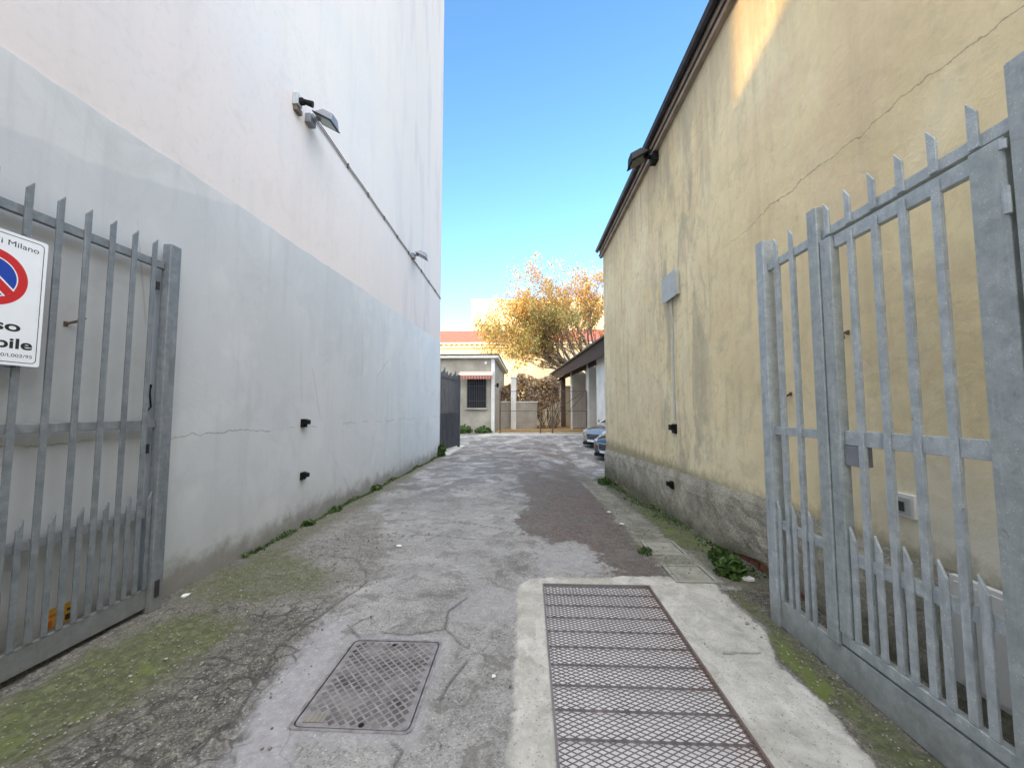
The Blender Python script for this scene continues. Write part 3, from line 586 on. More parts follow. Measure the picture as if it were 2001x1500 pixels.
def reflector(X, y, z, sgn, label, grp, k=1.0):
    t = thing('photocell', label, 'photocell', (X, y, z), grp); a, c = sorted((X, X+sgn*.035))
    MB().box(a, c, y-.052*k, y+.052*k, z-.058*k, z+.05*k).build('back_plate', M['black'], t, bevel=.006)
    a, c = sorted((X+sgn*.035, X+sgn*.085)); m = MB()
    m.hexa([(a,y-.04*k,z-.02*k),(c,y-.04*k,z-.02*k),(c,y+.04*k,z-.02*k),(a,y+.04*k,z-.02*k),(a,y-.04*k,z+.045*k),(c,y-.04*k,z+.035*k),(c,y+.04*k,z+.035*k),(a,y+.04*k,z+.045*k)]); m.build('hood', M['black'], t, bevel=.004)
reflector(XL+.012, 4.93, 1.33, 1, 'upper of two small black photocells on the white wall', 'photocells on the alley walls')
reflector(XL+.012, 4.95, .655, 1, 'lower of two small black photocells on the white wall', 'photocells on the alley walls', .9)
reflector(XR(5.75), 5.75, 1.23, -1, 'upper of two small black photocells on the ochre wall', 'photocells on the alley walls', 1.25)
reflector(XR(5.8)-.04, 5.8, .42, -1, 'lower black photocell set in the rough cement foot of the ochre wall', 'photocells on the alley walls')
t = thing('electrical_box', 'flat grey electrical box on the ochre wall with a conduit running down', 'electrical box', (XR(5.7), 5.7, 3.3))
MB().hexa([(XR(5.45)-.06,5.46,3.12),(XR(5.45)-.002,5.46,3.12),(XR(5.95)-.002,5.94,3.12),(XR(5.95)-.06,5.94,3.12),(XR(5.45)-.06,5.46,3.46),(XR(5.45)-.002,5.46,3.46),(XR(5.95)-.002,5.94,3.46),(XR(5.95)-.06,5.94,3.46)]).build('case', M['boxgrey'], t, bevel=.008)
MB().hexa([(XR(5.45)-.072,5.45,3.10),(XR(5.45)-.063,5.45,3.10),(XR(5.95)-.063,5.95,3.10),(XR(5.95)-.072,5.95,3.10),(XR(5.45)-.072,5.45,3.48),(XR(5.45)-.063,5.45,3.48),(XR(5.95)-.063,5.95,3.48),(XR(5.95)-.072,5.95,3.48)]).build('door', M['boxgrey'], t, bevel=.003)
MB().tube([(XR(5.72)-.015, 5.72, 3.12), (XR(5.72)-.015, 5.73, 2.2), (XR(5.72)-.015, 5.73, 1.36)], .014, 8).build('conduit', M['boxgrey'], t)
def hook(nm, label, pts, r, base, mat=M['rust']):
    t = thing(nm, label, 'hook', base); MB().tube(pts, r, 8).build('rod', mat, t); p = Vector(pts[0])
    MB().obox(p, (.004,0,0), (0,.010,0), (0,0,.014)).build('plate', mat, t)
hook('wall_hook', 'bent black iron hook on the white wall behind the end post of the gate', [(XL+.016, 2.872, 1.68), (XL+.03, 2.858, 1.62), (XL+.035, 2.868, 1.52), (XL+.03, 2.846, 1.49)], .006, (XL, 2.9, 1.6), M['black'])
hook('wall_hook', 'small rusty hook on the white wall behind the gate bars', [(XL+.016, 2.30, 2.04), (XL+.05, 2.33, 2.06), (XL+.06, 2.37, 2.09)], .008, (XL, 2.33, 2.05))
hook('wall_hook', 'bent rusty hook on the ochre wall behind the two far gate bars', [(XR(3.35)-.006, 3.33, 1.63), (XR(3.3)-.05, 3.36, 1.60), (XR(3.3)-.06, 3.42, 1.52), (XR(3.3)-.03, 3.36, 1.47)], .009, (XR(3.3), 3.33, 1.6))
hook('wall_hook', 'short rusty bracket on the ochre wall behind the wicket door bars', [(XR(2.73)-.006, 2.74, 2.03), (XR(2.7)-.06, 2.72, 2.02), (XR(2.7)-.07, 2.70, 1.98)], .010, (XR(2.7), 2.73, 2.0))
t = thing('socket_box', 'white flush outlet box with dark flap on the ochre wall behind the wicket door', 'socket box', (XR(2.42), 2.42, .95))
x = XR(2.42)
MB().box(x-.022, x+.001, 2.345, 2.52, .875, 1.01).build('frame', M['whitep'], t, bevel=.004)
MB().box(x-.03, x-.0225, 2.365, 2.50, .893, .99).build('rim', M['boxgrey'], t, bevel=.003)
MB().box(x-.034, x-.0305, 2.395, 2.47, .91, .965).build('flap', M['dark'], t)
t = thing('meter_hatch', 'low white meter hatch set in the ochre wall foot behind the wicket door', 'meter hatch', (XR(2.0), 2.0, .4))
x = XR(2.0)-.045
MB().box(x-.012, x+.02, 1.72, 2.16, .13, .66).build('frame', M['whitep'], t, bevel=.003)
MB().box(x-.018, x-.0125, 1.745, 2.135, .155, .635).build('hatch_door', M['whitep'], t, bevel=.002)
for i, (y, c, lab) in enumerate(((2.335, (.62,.10,.03), 'small red and yellow sticker low on the white wall behind the gate'), (2.44, (.65,.36,.03), 'small orange sticker low on the white wall, right of the red and yellow one'))):
    t = thing('sticker', lab, 'sticker', (XL+.013, y, .23))
    m = MB(); m.box(XL+.0125, XL+.0145, y-.032, y+.032, .17, .285); m.build('sheet', flat('sticker_%d' % i, (.55,.30,.03)), t)
    m = MB(); m.box(XL+.0148, XL+.0155, y-.026, y+.01, .18, .215); m.box(XL+.0148, XL+.0155, y-.02, y+.026, .235, .25); m.build('print', flat('sticker_print_%d' % i, c if i == 0 else (.05,.03,.02)), t)

# ------------------------------------------------------------ steel grating over the pit
t = thing('floor_grating', 'long rusty diamond mesh grating over a shallow pit in the concrete', 'grating', (.57, 2.0, 0))
zt = .012; gx0, gx1, gy0, gy1 = .118, 1.017, .455, 3.457
m = MB(); fw = .009
m.box(gx0-.004, gx0+fw, gy0, gy1, -.04, zt); m.box(gx1-fw, gx1+.004, gy0, gy1, -.04, zt); m.box(gx0+fw+.0005, gx1-fw-.0005, gy1-fw, gy1+.004, -.04, zt); m.box(gx0+fw+.0005, gx1-fw-.0005, gy0-.004, gy0+fw, -.04, zt)
M['grate'] = None
def m_grate():
    t = NT('rusty_mesh_steel'); x = t.sep(t.pos)[0]; n = t.noise(7, 6, .7)
    r = t.step(t.math('ADD', x, t.math('MULTIPLY', t.math('SUBTRACT', n, .5), .9)), .84, 1.05)
    return t.done(t.mix(r, t.ramp(n, (.3, (.14,.125,.125)), (.7, (.24,.215,.215))), (.17,.12,.10)), .6, None, .3)
M['grate'] = m_grate(); m.build('frame', M['grate'], t)
m = MB(); px_, py_ = .0562, .0294; x0, x1, y0, y1 = gx0+fw, gx1-fw, gy0+fw, gy1-fw; hw = .0016
nr = int((y1-y0)/(py_/2)); nc = 16
dx = (x1-x0)/nc
for r in range(nr-1):
    ya = y0+r*py_/2; yb = ya+py_/2
    for c in range(nc*2):
        up = (r+c) % 2 == 0; xa = x0+c*dx/2; xb = xa+dx/2; p, q = ((xa, ya), (xb, yb)) if up else ((xa, yb), (xb, ya))
        zt_ = zt-.002+.0015*math.sin(p[0]*31+p[1]*7)
        m.add([(p[0], p[1]-hw, zt_), (q[0], q[1]-hw, zt_), (q[0], q[1]+hw, zt_), (p[0], p[1]+hw, zt_), (p[0], p[1]-hw, zt_-.004), (q[0], q[1]-hw, zt_-.004), (q[0], q[1]+hw, zt_-.004), (p[0], p[1]+hw, zt_-.004)], [(0,1,2,3), (0,4,5,1), (3,2,6,7), (7,6,5,4)])
m.build('mesh', M['grate'], t)
for k in range(17):
    y = 3.454-.1742*(k+1)
    MB().box(gx0+fw+.0006, gx1-fw-.0006, y-.003, y+.003, zt-.016, zt-.0065).build('cross_bar', M['grate'], t)

# ------------------------------------------------------------ cast iron manhole cover
t = thing('manhole_cover', 'rectangular cast iron manhole cover with a raised chequer pattern', 'manhole cover', (-.85, 2.24, 0))
q = [(-1.145,1.878),(-.545,1.874),(-.556,2.610),(-1.147,2.608)]
ctr = (-.848, 2.243)
def inset(q, d): return [(c[0]+(d if c[0] < ctr[0] else -d), c[1]+(d if c[1] < ctr[1] else -d)) for c in q]
def rnd(q, r, n=4):
    out = []
    for i in range(4):
        p0, p, p1 = Vector(q[i-1]), Vector(q[i]), Vector(q[(i+1)%4]); a = (p0-p).normalized(); b_ = (p1-p).normalized()
        for k in range(n+1):
            u = k/n; out.append(tuple(p+a*r*(1-u)**2+b_*r*u**2))
    return out
o_, i_ = rnd(q, .05), rnd(inset(q, .016), .04); n = len(o_)
m = MB(); m.add([(x, y, .0055) for x, y in o_]+[(x, y, .0055) for x, y in i_]+[(x, y, -.03) for x, y in o_]+[(x, y, -.03) for x, y in i_], [(k, (k+1)%n, n+(k+1)%n, n+k) for k in range(n)]+[(k, 2*n+k, 2*n+(k+1)%n, (k+1)%n) for k in range(n)]+[(n+k, n+(k+1)%n, 3*n+(k+1)%n, 3*n+k) for k in range(n)])
m.build('frame', M['iron'], t)
i2 = rnd(inset(q, .024), .035); m = MB(); m.prism([(x, y, -.025) for x, y in i2], (0, 0, .028)); lid = m.build('lid', M['iron'], t, recalc=True)
M['irondark'] = simple('iron_recess_dirt', (.125,.115,.108), .9, .75, 7)
m = MB(); rg = random.Random(5)
st = .052
for i in range(-12, 13):
    for j in range(-12, 13):
        u = (i+j)*st/2*1.0; v = (i-j)*st/2*1.0
        x, y = ctr[0]+u, ctr[1]+v
        if abs(u) > .245 or abs(v) > .315: continue
        if u < -.13 and v < -.24: continue
        e = st*.36+rg.uniform(-.001, .001); c_, s_ = math.cos(.12), math.sin(.12)
        m.add([(x+e*1.0, y, .0036), (x, y+e, .0036), (x-e, y, .0036), (x, y-e, .0036)], [(0,1,2,3)])
m.build('recess', M['irondark'], lid)
m = MB(); m.box(-1.09, -.99, 1.925, 1.975, .0045, .0065)
for k in range(4): m.box(-1.085+k*.024, -1.078+k*.024, 1.93, 1.985, .0068, .0085)
m.build('maker_plate', simple('worn_iron', (.22,.20,.17), .6, .2), lid)
for x, y in ((-.86, 2.55), (-.80, 1.92)): MB().tube([(x, y, -.01), (x, y, .0046)], .014, 10).build('lift_hole', M['black'], lid)

# ------------------------------------------------------------ cement inspection lids
for k, (a, c, e, f_, lab) in enumerate(((1.27,1.64,3.52,3.90,'square cement inspection lid beside the ochre wall, nearer to the grating'), (1.27,1.64,4.18,4.62,'square cement inspection lid beside the ochre wall, the farther of two'))):
    zc = G(1.45, (e+f_)/2)+.012; t = thing('inspection_lid', lab, 'inspection lid', ((a+c)/2, (e+f_)/2, zc), 'cement inspection lids by the ochre wall')
    m = MB(); w = .03
    m.box(a, a+w, e, f_, zc-.05, zc+.008); m.box(c-w, c, e, f_, zc-.05, zc+.008); m.box(a+w, c-w, e, e+w, zc-.05, zc+.008); m.box(a+w, c-w, f_-w, f_, zc-.05, zc+.008); m.build('frame', M['lid'], t, bevel=.003)
    MB().box(a+w+.008, c-w-.008, e+w+.008, f_-w-.008, zc-.05, zc+.004).build('lid', M['lid'], t, bevel=.004)
    MB().tube([((a+c)/2, (e+f_)/2, zc), ((a+c)/2, (e+f_)/2, zc+.0055)], .012, 8).build('lift_ring', M['rust'], t)

# ------------------------------------------------------------ dark gate past the white building
t = thing('steel_gate', 'dark grey sheet backed gate standing open past the end of the white building', 'gate', (-3.0, 13.6, 0))
DG = simple('dark_grey_paint', (.055,.058,.07), .55, .25, 3)
zb = .02
MB().box(-3.06, -2.95, 12.80, 12.92, zb-.1, 3.0).build('gate_post', M['galvL'], t, bevel=.006)
MB().box(-2.76, -2.66, 15.0, 15.1, zb+.05, 2.85).build('end_stile', DG, t, bevel=.006)
A_, B_ = Vector((-2.99, 12.96, 0)), Vector((-2.73, 15.0, 0)); dv = (B_-A_); nrm_ = Vector((dv.y, -dv.x, 0)).normalized()
for i in range(15):
    p = A_+dv*(i+.5)/15; h = 2.62+(.22 if i in (3, 12) else .06*(i % 3))
    MB().obox(p+Vector((0,0,zb+.1+h/2)), dv.normalized()*.028, nrm_*.012, (0,0,h/2)).build('bar', DG, t)
for z in (.25, 1.35, 2.6): MB().obox((A_+B_)/2+Vector((0,0,z))-nrm_*.03, dv/2, nrm_*.015, (0,0,.03)).build('rail', DG, t)
MB().obox((A_+B_)/2+Vector((0,0,.75))-nrm_*.055, dv/2, nrm_*.004, (0,0,.6)).build('backing_sheet', DG, t)

# ------------------------------------------------------------ grey bungalow with awning
t = thing('grey_bungalow', 'low grey rendered house with flat white edged roof and barred window at the alley end', 'house', (-5, 24, .27))
MB().box(-12, -1.86, 21, 30, 0, 4.28).build('wall', M['greyr'], t)
MB().box(-12.3, -1.62, 20.72, 30.3, 4.283, 4.43).build('roof', M['slab'], t)
MB().box(-12.33, -1.58, 20.68, 30.33, 4.433, 4.49).build('roof_edge', M['dark'], t)
MB().box(-2.02, -1.84, 20.93, 21.16, .2, 4.28).build('corner_pilaster', M['whiter'], t)
w = MB().box(-3.34, -2.29, 20.97, 20.997, 1.60, 3.20).build('window', M['glass'], t)
m = MB(); [m.tube([(-3.30+i*.122, 20.91, 1.62), (-3.30+i*.122, 20.91, 3.18)], .012, 6) for i in range(9)]; m.box(-3.34, -2.29, 20.90, 20.92, 1.95, 1.98); m.box(-3.34,-2.29,20.90,20.92,2.75,2.78); m.build('window_grille', M['dark'], w)
MB().box(-3.40, -2.23, 20.86, 20.996, 1.50, 1.597).build('sill', M['greyr'], w)
def m_awn():
    t = NT('striped_awning_cloth'); x = t.sep(t.pos)[0]; w = t.math('SINE', t.math('MULTIPLY', x, 42)); return t.done(t.mix(t.step(w, -.2, .2), (.26,.07,.05), (.36,.20,.15)), .8)
m = MB(); m.hexa([(-3.72,20.25,3.28),(-1.9,20.25,3.28),(-1.9,20.995,3.50),(-3.72,20.995,3.50),(-3.72,20.25,3.31),(-1.9,20.25,3.31),(-1.9,20.995,3.58),(-3.72,20.995,3.58)]); aw = m.build('awning', simple('awning_top', (.50,.40,.34), .8, .1), t)
m = MB()
for i in range(14):
    xa = -3.72+i*.13; m.prism([(xa, 20.24, 3.277), (xa+.13, 20.24, 3.277), (xa+.13, 20.24, 3.13), (xa+.10, 20.24, 3.09), (xa+.065, 20.24, 3.08), (xa+.03, 20.24, 3.09), (xa, 20.24, 3.13)], (0, .01, 0))
m.build('valance', m_awn(), aw)
t2 = thing('wall_lamp', 'small white lamp high on the grey bungalow near its corner', 'wall lamp', (-2.3, 20.95, 4.05))
m = MB(); m.box(-2.36, -2.26, 20.90, 20.998, 4.02, 4.10); m.build('bracket', M['whitep'], t2)
m = MB(); m.tube([(-2.31, 20.90, 4.05), (-2.31, 20.78, 4.0)], [.05, .07], 10); m.build('head', M['whitep'], t2)
t2 = thing('wall_lantern', 'small black lantern on the bungalow corner pilaster', 'lantern', (-1.75, 20.9, 2.8))
MB().box(-1.84, -1.70, 20.98, 21.02, 2.78, 2.82).build('arm', M['black'], t2); MB().tube([(-1.68, 21.0, 2.70), (-1.68, 21.0, 2.92)], [.05, .08], 8).build('lantern_head', M['black'], t2)

# ------------------------------------------------------------ far mesh gate
t = thing('mesh_gate', 'thin rusty double gate of wire and tube across the yard entrance', 'gate', (.8, 20.5, .2))
for x, z1 in ((-1.50, 2.5), (.62, 1.6), (3.02, 2.5)): MB().tube([(x, 20.5, .15), (x, 20.5, z1)], .035, 8).build('post', M['rust'], t)
MB().tube([(1.24, 20.52, .2), (1.24, 20.52, 2.85)], .035, 8).build('post', M['rust'], t)
for z in (2.46, 1.43, .38): MB().tube([(-1.5, 20.5, z), (3.0, 20.5, z)], .016, 6).build('rail', M['rust'], t)
m = MB()
for i in range(60): m.tube([(-1.45+i*.075, 20.5, .38), (-1.45+i*.075, 20.5, 2.46)], .0025, 3, False)
for i in range(18): m.tube([(-1.5, 20.505, .45+i*.11), (3.0, 20.505, .45+i*.11)], .0025, 3, False)
m.build('wire_mesh', M['rust'], t)
for a, c in (((1.3, 20.5, .5), (2.9, 20.5, 2.3)), ((1.3,20.5,1.4),(2.9,20.5,2.42))): MB().tube([a, c], .014, 6).build('brace', M['rust'], t)
# boundary wall, pillar, dry hedge
t = thing('yard_wall', 'low grey rendered wall behind the mesh gate, beside the bungalow', 'wall', (-.6, 25, .3))
MB().box(-1.8, .55, 25.0, 25.25, .1, 1.95).build('wall_face', M['greyr'], t); MB().box(-1.83, .58, 24.96, 25.29, 1.953, 2.02).build('coping', M['slab'], t)
t = thing('wall_pillar', 'tall square white pillar standing before the low yard wall', 'pillar', (-.95, 24.7, .3))
MB().box(-1.12, -.79, 24.6, 24.92, .1, 3.50).build('shaft', M['whiter'], t); MB().box(-1.17, -.74, 24.55, 24.97, 3.503, 3.58).build('cap', M['stone'], t)
t = thing('cream_wall', 'cream rendered wall at the back of the yard beside the shed', 'wall', (1.8, 31, .3))
MB().box(.5, 3.6, 31, 31.3, .1, 3.3).build('wall_face', M['paleyel'], t); MB().box(.45, 3.65, 30.95, 31.35, 3.303, 3.38).build('coping', M['slab'], t)

def leaves(n, fn, size, mats_n, seed=1, elong=1.6, droop=0):
    """many small leaf faces: positions from fn(rng) -> (x,y,z)"""
    r = np.random.default_rng(seed); P = np.array([fn(r) for _ in range(n)])
    d = r.normal(size=(n, 3)); d[:, 2] -= droop; d /= np.linalg.norm(d, axis=1)[:, None]
    e = np.cross(d, r.normal(size=(n, 3))); e /= np.linalg.norm(e, axis=1)[:, None]
    s = size*r.uniform(.5, 1.3, n)[:, None]; a = P-d*s*elong/2; b_ = P+e*s/2; c = P+d*s*elong/2; f = P-e*s/2
    V = np.stack([a, b_, c, f], 1).reshape(-1, 3); return V, r.integers(0, mats_n, n)
def leafmesh(name, V, mi, mats, parent=None, loc=(0,0,0)):
    o = np.array(WP[parent]) if parent is not None else np.array(loc); V = (V-o).astype(np.float32); n = len(V)//4
    me = bpy.data.meshes.new(name); me.vertices.add(4*n); me.vertices.foreach_set('co', V.ravel()); me.loops.add(4*n); me.loops.foreach_set('vertex_index', np.arange(4*n, dtype=np.int32))
    me.polygons.add(n); me.polygons.foreach_set('loop_start', np.arange(0, 4*n, 4, dtype=np.int32)); me.update(calc_edges=True)
    for m_ in mats: me.materials.append(m_)
    me.polygons.foreach_set('material_index', mi.astype(np.int32)); ob = bpy.data.objects.new(name, me); COL.objects.link(ob)
    if parent is not None: ob.parent = parent
    else: ob.location = loc
    WP[ob] = Vector(o); return ob
def leafmat(name, c, tr=.35):
    t = NT(name); n = t.noise(3.0, 4); col = t.ramp(n, (.3, tuple(x*.75 for x in c)), (.7, tuple(min(1, x*1.25) for x in c)))
    t.put(t.b.inputs['Base Color'], col); t.b.inputs['Roughness'].default_value = .6; t.b.inputs['Specular IOR Level'].default_value = .2
    tl = t.n.new('ShaderNodeBsdfTranslucent'); t.l.new(col, tl.inputs[0]); mx = t.n.new('ShaderNodeMixShader'); mx.inputs[0].default_value = tr
    t.l.new(t.b.outputs[0], mx.inputs[1]); t.l.new(tl.outputs[0], mx.inputs[2]); t.l.new(mx.outputs[0], t.out.inputs[0]); return t.mat
brown = [leafmat('dry_brown_leaf', (.36,.26,.19)), leafmat('dry_grey_leaf', (.46,.39,.32)), leafmat('dry_gold_leaf', (.42,.27,.08))]
t = thing('dry_hedge', 'brown dry creeper hedge heaped over the low yard wall', 'hedge', (0, 26, .3))
def hp(r):
    while True:
        x = r.uniform(-1.9, 2.0); top = 3.9-.35*abs(x-.2)-.25*math.sin(x*3.1); bot = 1.0 if x < .9 else 1.5+.5*(x-.9)
        z = r.uniform(bot, top); y = r.uniform(25.4, 26.6)
        if math.sin(x*5+z*3)+math.sin(y*6-z*4)+r.normal()*.8 > -.5: return (x, y, z)
V, mi = leaves(9000, hp, .12, 3, 4); leafmesh('foliage', V, mi, brown, t)
m = MB(); rg = random.Random(11)
for k in range(70):
    x = rg.uniform(-1.7, 1.8); p = Vector((x, 26, .2)); pts = [p]
    for i in range(5): p = p+Vector((rg.uniform(-.3,.3), rg.uniform(-.15,.15), .75*rg.uniform(.6,1))); pts.append(p)
    m.tube(pts, [.03,.024,.018,.012,.008,.004], 4, False)
m.build('stems', M['bark'], t)

# ------------------------------------------------------------ shed with dark roof
t = thing('open_shed', 'open fronted shed with a dark overhanging roof on thin white posts', 'shed', (3.5, 24, .3))
def sh(y, o=0): return 3.10-.093*(y-16)+o      # eave line
def wedge(o0, o1, ya, yb, z0a, z1a, z0b=None, z1b=None):
    z0b = z0a if z0b is None else z0b; z1b = z1a if z1b is None else z1b
    return MB().hexa([(sh(ya,o0),ya,z0a),(sh(ya,o1),ya,z0a),(sh(yb,o1),yb,z0b),(sh(yb,o0),yb,z0b),(sh(ya,o0),ya,z1a),(sh(ya,o1),ya,z1a),(sh(yb,o1),yb,z1b),(sh(yb,o0),yb,z1b)])
wedge(0, .06, 15.2, 30.3, 3.72, 4.42, 3.72, 4.2).build('fascia', M['wood'], t)
MB().hexa([(sh(15,-.12),15,4.42),(sh(15,6),15,5.6),(sh(30.5,6),30.5,5.4),(sh(30.5,-.12),30.5,4.2),(sh(15,-.12),15,4.50),(sh(15,6),15,5.68),(sh(30.5,6),30.5,5.48),(sh(30.5,-.12),30.5,4.28)]).build('roof', M['roofdark'], t)
wedge(.5, .7, 15.4, 19.1, -.1, 4.1).build('front_wall', M['whiter'], t)
w = wedge(.47, .498, 16.9, 17.6, 1.5, 2.75).build('window', M['glass'], t); wedge(.44, .469, 16.8, 17.7, 1.40, 1.497).build('sill', M['slab'], w)
wedge(3.2, 3.4, 15.4, 30, 0, 4.1).build('back_wall', M['greyr'], t)
for ya, yb in ((19.1, 19.25), (22.8, 22.95), (27.0, 27.15)): wedge(.9, 3.19, ya, yb, 0, 4.0).build('partition', M['whiter'], t)
for y in (20.6, 24.9): MB().box(sh(y,.45)-.05, sh(y,.45)+.05, y-.05, y+.05, .1, 3.95).build('post', M['whitep'], t)
wedge(.35, .65, 27.9, 28.1, .1, 3.8).build('pier', M['rust'], t); wedge(.3, .9, 29.4, 29.9, .1, 3.8).build('pier', M['cream'], t)
wedge(.45, .58, 19.1, 29.4, 3.70, 3.90).build('beam', M['wood'], t)

# ------------------------------------------------------------ far buildings
t = thing('red_roof_building', 'long cream building with a red tiled roof and white dentil cornice behind the bungalow', 'building', (0, 50, .3))
MB().box(-22, 14, 45.4, 56, 0, 8.75).build('wall', M['paleyel'], t)
m = MB(); m.box(-22.2, 14.2, 45.1, 56.2, 8.753, 8.95); m.box(-22.4, 14.4, 44.8, 56.4, 9.12, 9.38); m.build('cornice', M['stone'], t)
m = MB()
for i in range(60): m.prism([(-22+i*.6, 44.95, 9.117), (-21.78+i*.6, 44.95, 9.117), (-21.78+i*.6, 44.95, 8.98), (-22+i*.6, 44.95, 8.98)], (0, .3, 0))
m.box(-22.1, 14.1, 45.2, 56.1, 8.953, 9.117); m.build('dentils', M['stone'], t)
def m_tile():
    t = NT('red_roof_tiles'); x, y, z = t.sep(t.pos)[:3]; w = t.math('SINE', t.math('MULTIPLY', x, 28)); v = t.math('SINE', t.math('MULTIPLY', y, 16)); n = t.noise(3, 5)
    return t.done(t.ramp(n, (.3, (.34,.075,.05)), (.7, (.46,.12,.085))), .85, t.bump(t.math('ADD', w, t.math('MULTIPLY', v, .5)), .6, .05))
m = MB(); m.prism([(-22.5, 44.7, 9.383), (-22.5, 56.6, 9.383), (-22.5, 50.6, 11.9)], (37, 0, 0)); m.build('roof', m_tile(), t, recalc=True)
MB().hexa([(-9.9,46.6,9.9),(-9.0,46.6,9.9),(-9.0,47.4,10.14),(-9.9,47.4,10.14),(-9.9,46.6,10.1),(-9.0,46.6,10.1),(-9.0,47.4,10.34),(-9.9,47.4,10.34)]).build('skylight', M['slab'], t)
t = thing('tall_block', 'tall pale yellow windowless block rising behind the red tiled roof', 'building', (2, 66, 0))
MB().box(-8.9, 13, 60, 72, 0, 18.6).build('wall', M['paleyel'], t); MB().box(-9.0, 13.1, 59.9, 72.1, 18.603, 18.8).build('roof', M['stone'], t)

# ------------------------------------------------------------ autumn tree
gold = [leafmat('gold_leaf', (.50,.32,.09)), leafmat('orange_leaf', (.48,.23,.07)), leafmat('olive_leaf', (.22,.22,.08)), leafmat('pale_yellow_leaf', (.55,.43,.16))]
t = thing('autumn_tree', 'large autumn tree with golden sparse leaves and fanned bare branches above the shed', 'tree', (4.9, 34, .3))
rg = random.Random(21); mt_ = MB(); tips = []
def grow(p, d, L, r, lv):
    n = 4; pts = [p]; rs = [r]
    for i in range(n):
        d = (d+Vector((rg.gauss(0,.10), rg.gauss(0,.10), rg.gauss(.03,.05)))).normalized(); p = p+d*L/n; pts.append(p); rs.append(r*(1-.55*(i+1)/n))
    mt_.tube(pts, rs, 6 if lv < 2 else (4 if lv < 4 else 3), False)
    if lv >= 4: tips.append((pts, lv))
    if lv == 5: return
    k = (5, 4, 4, 4, 4)[lv]
    for i in range(k):
        j = rg.choice([2, 3, 4]) if i < k-1 else 4; a = rg.uniform(0, 2*math.pi); sp = rg.uniform(.25, .62)
        u = d.cross(Vector((1,0,.2))).normalized(); w_ = d.cross(u)
        nd = (d*math.cos(sp)+(u*math.cos(a)+w_*math.sin(a))*math.sin(sp)); nd.z += .10; nd.normalize()
        grow(pts[j], nd, L*rg.uniform(.62, .82), rs[j]*.72, lv+1)
mt_.tube([(6.1,34,.2),(6.0,34,2),(5.9,34,3.8)], [.48,.38,.36], 10)
B0 = Vector((5.9, 34, 3.7))
for dx_, dy_, L, r in ((-2.4,.1,4.7,.20),(-1.9,-.4,4.3,.18),(-3.2,.2,3.9,.14),(-2.7,-.3,4.6,.15),(-2.0,.4,4.9,.16),(-1.2,-.2,4.9,.17),(-1.5,.1,4.4,.20),(-1.0,-.5,4.2,.22),(-.62,.35,4.6,.22),(-.25,-.2,5.0,.24),(.08,.3,5.0,.22),(.5,-.3,4.6,.22),(.95,.3,4.2,.2),(-1.15,.5,4.0,.18)):
    grow(B0, Vector((dx_, dy_, 1.0)).normalized(), L*.88, r*.85, 1)
mt_.build('trunk', M['bark'], t, smooth=True)
r = np.random.default_rng(8); P = []; MI = []
for pts, lv in tips:
    for k in range(13 if lv == 5 else 5):
        q = pts[r.integers(1, 5)]; p = np.array(q)+r.normal(size=3)*.14
        c = math.sin(p[0]*1.1+1)+math.sin(p[2]*.9)+math.sin(p[1]*1.3)
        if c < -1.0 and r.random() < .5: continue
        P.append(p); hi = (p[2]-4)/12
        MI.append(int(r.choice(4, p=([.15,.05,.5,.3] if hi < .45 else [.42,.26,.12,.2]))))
P = np.array(P); it = iter(range(len(P)))
def fromP(r_): return P[next(it)]
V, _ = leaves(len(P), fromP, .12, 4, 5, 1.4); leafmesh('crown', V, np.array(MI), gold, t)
print('LEAVES', len(P), 'tips', len(tips))

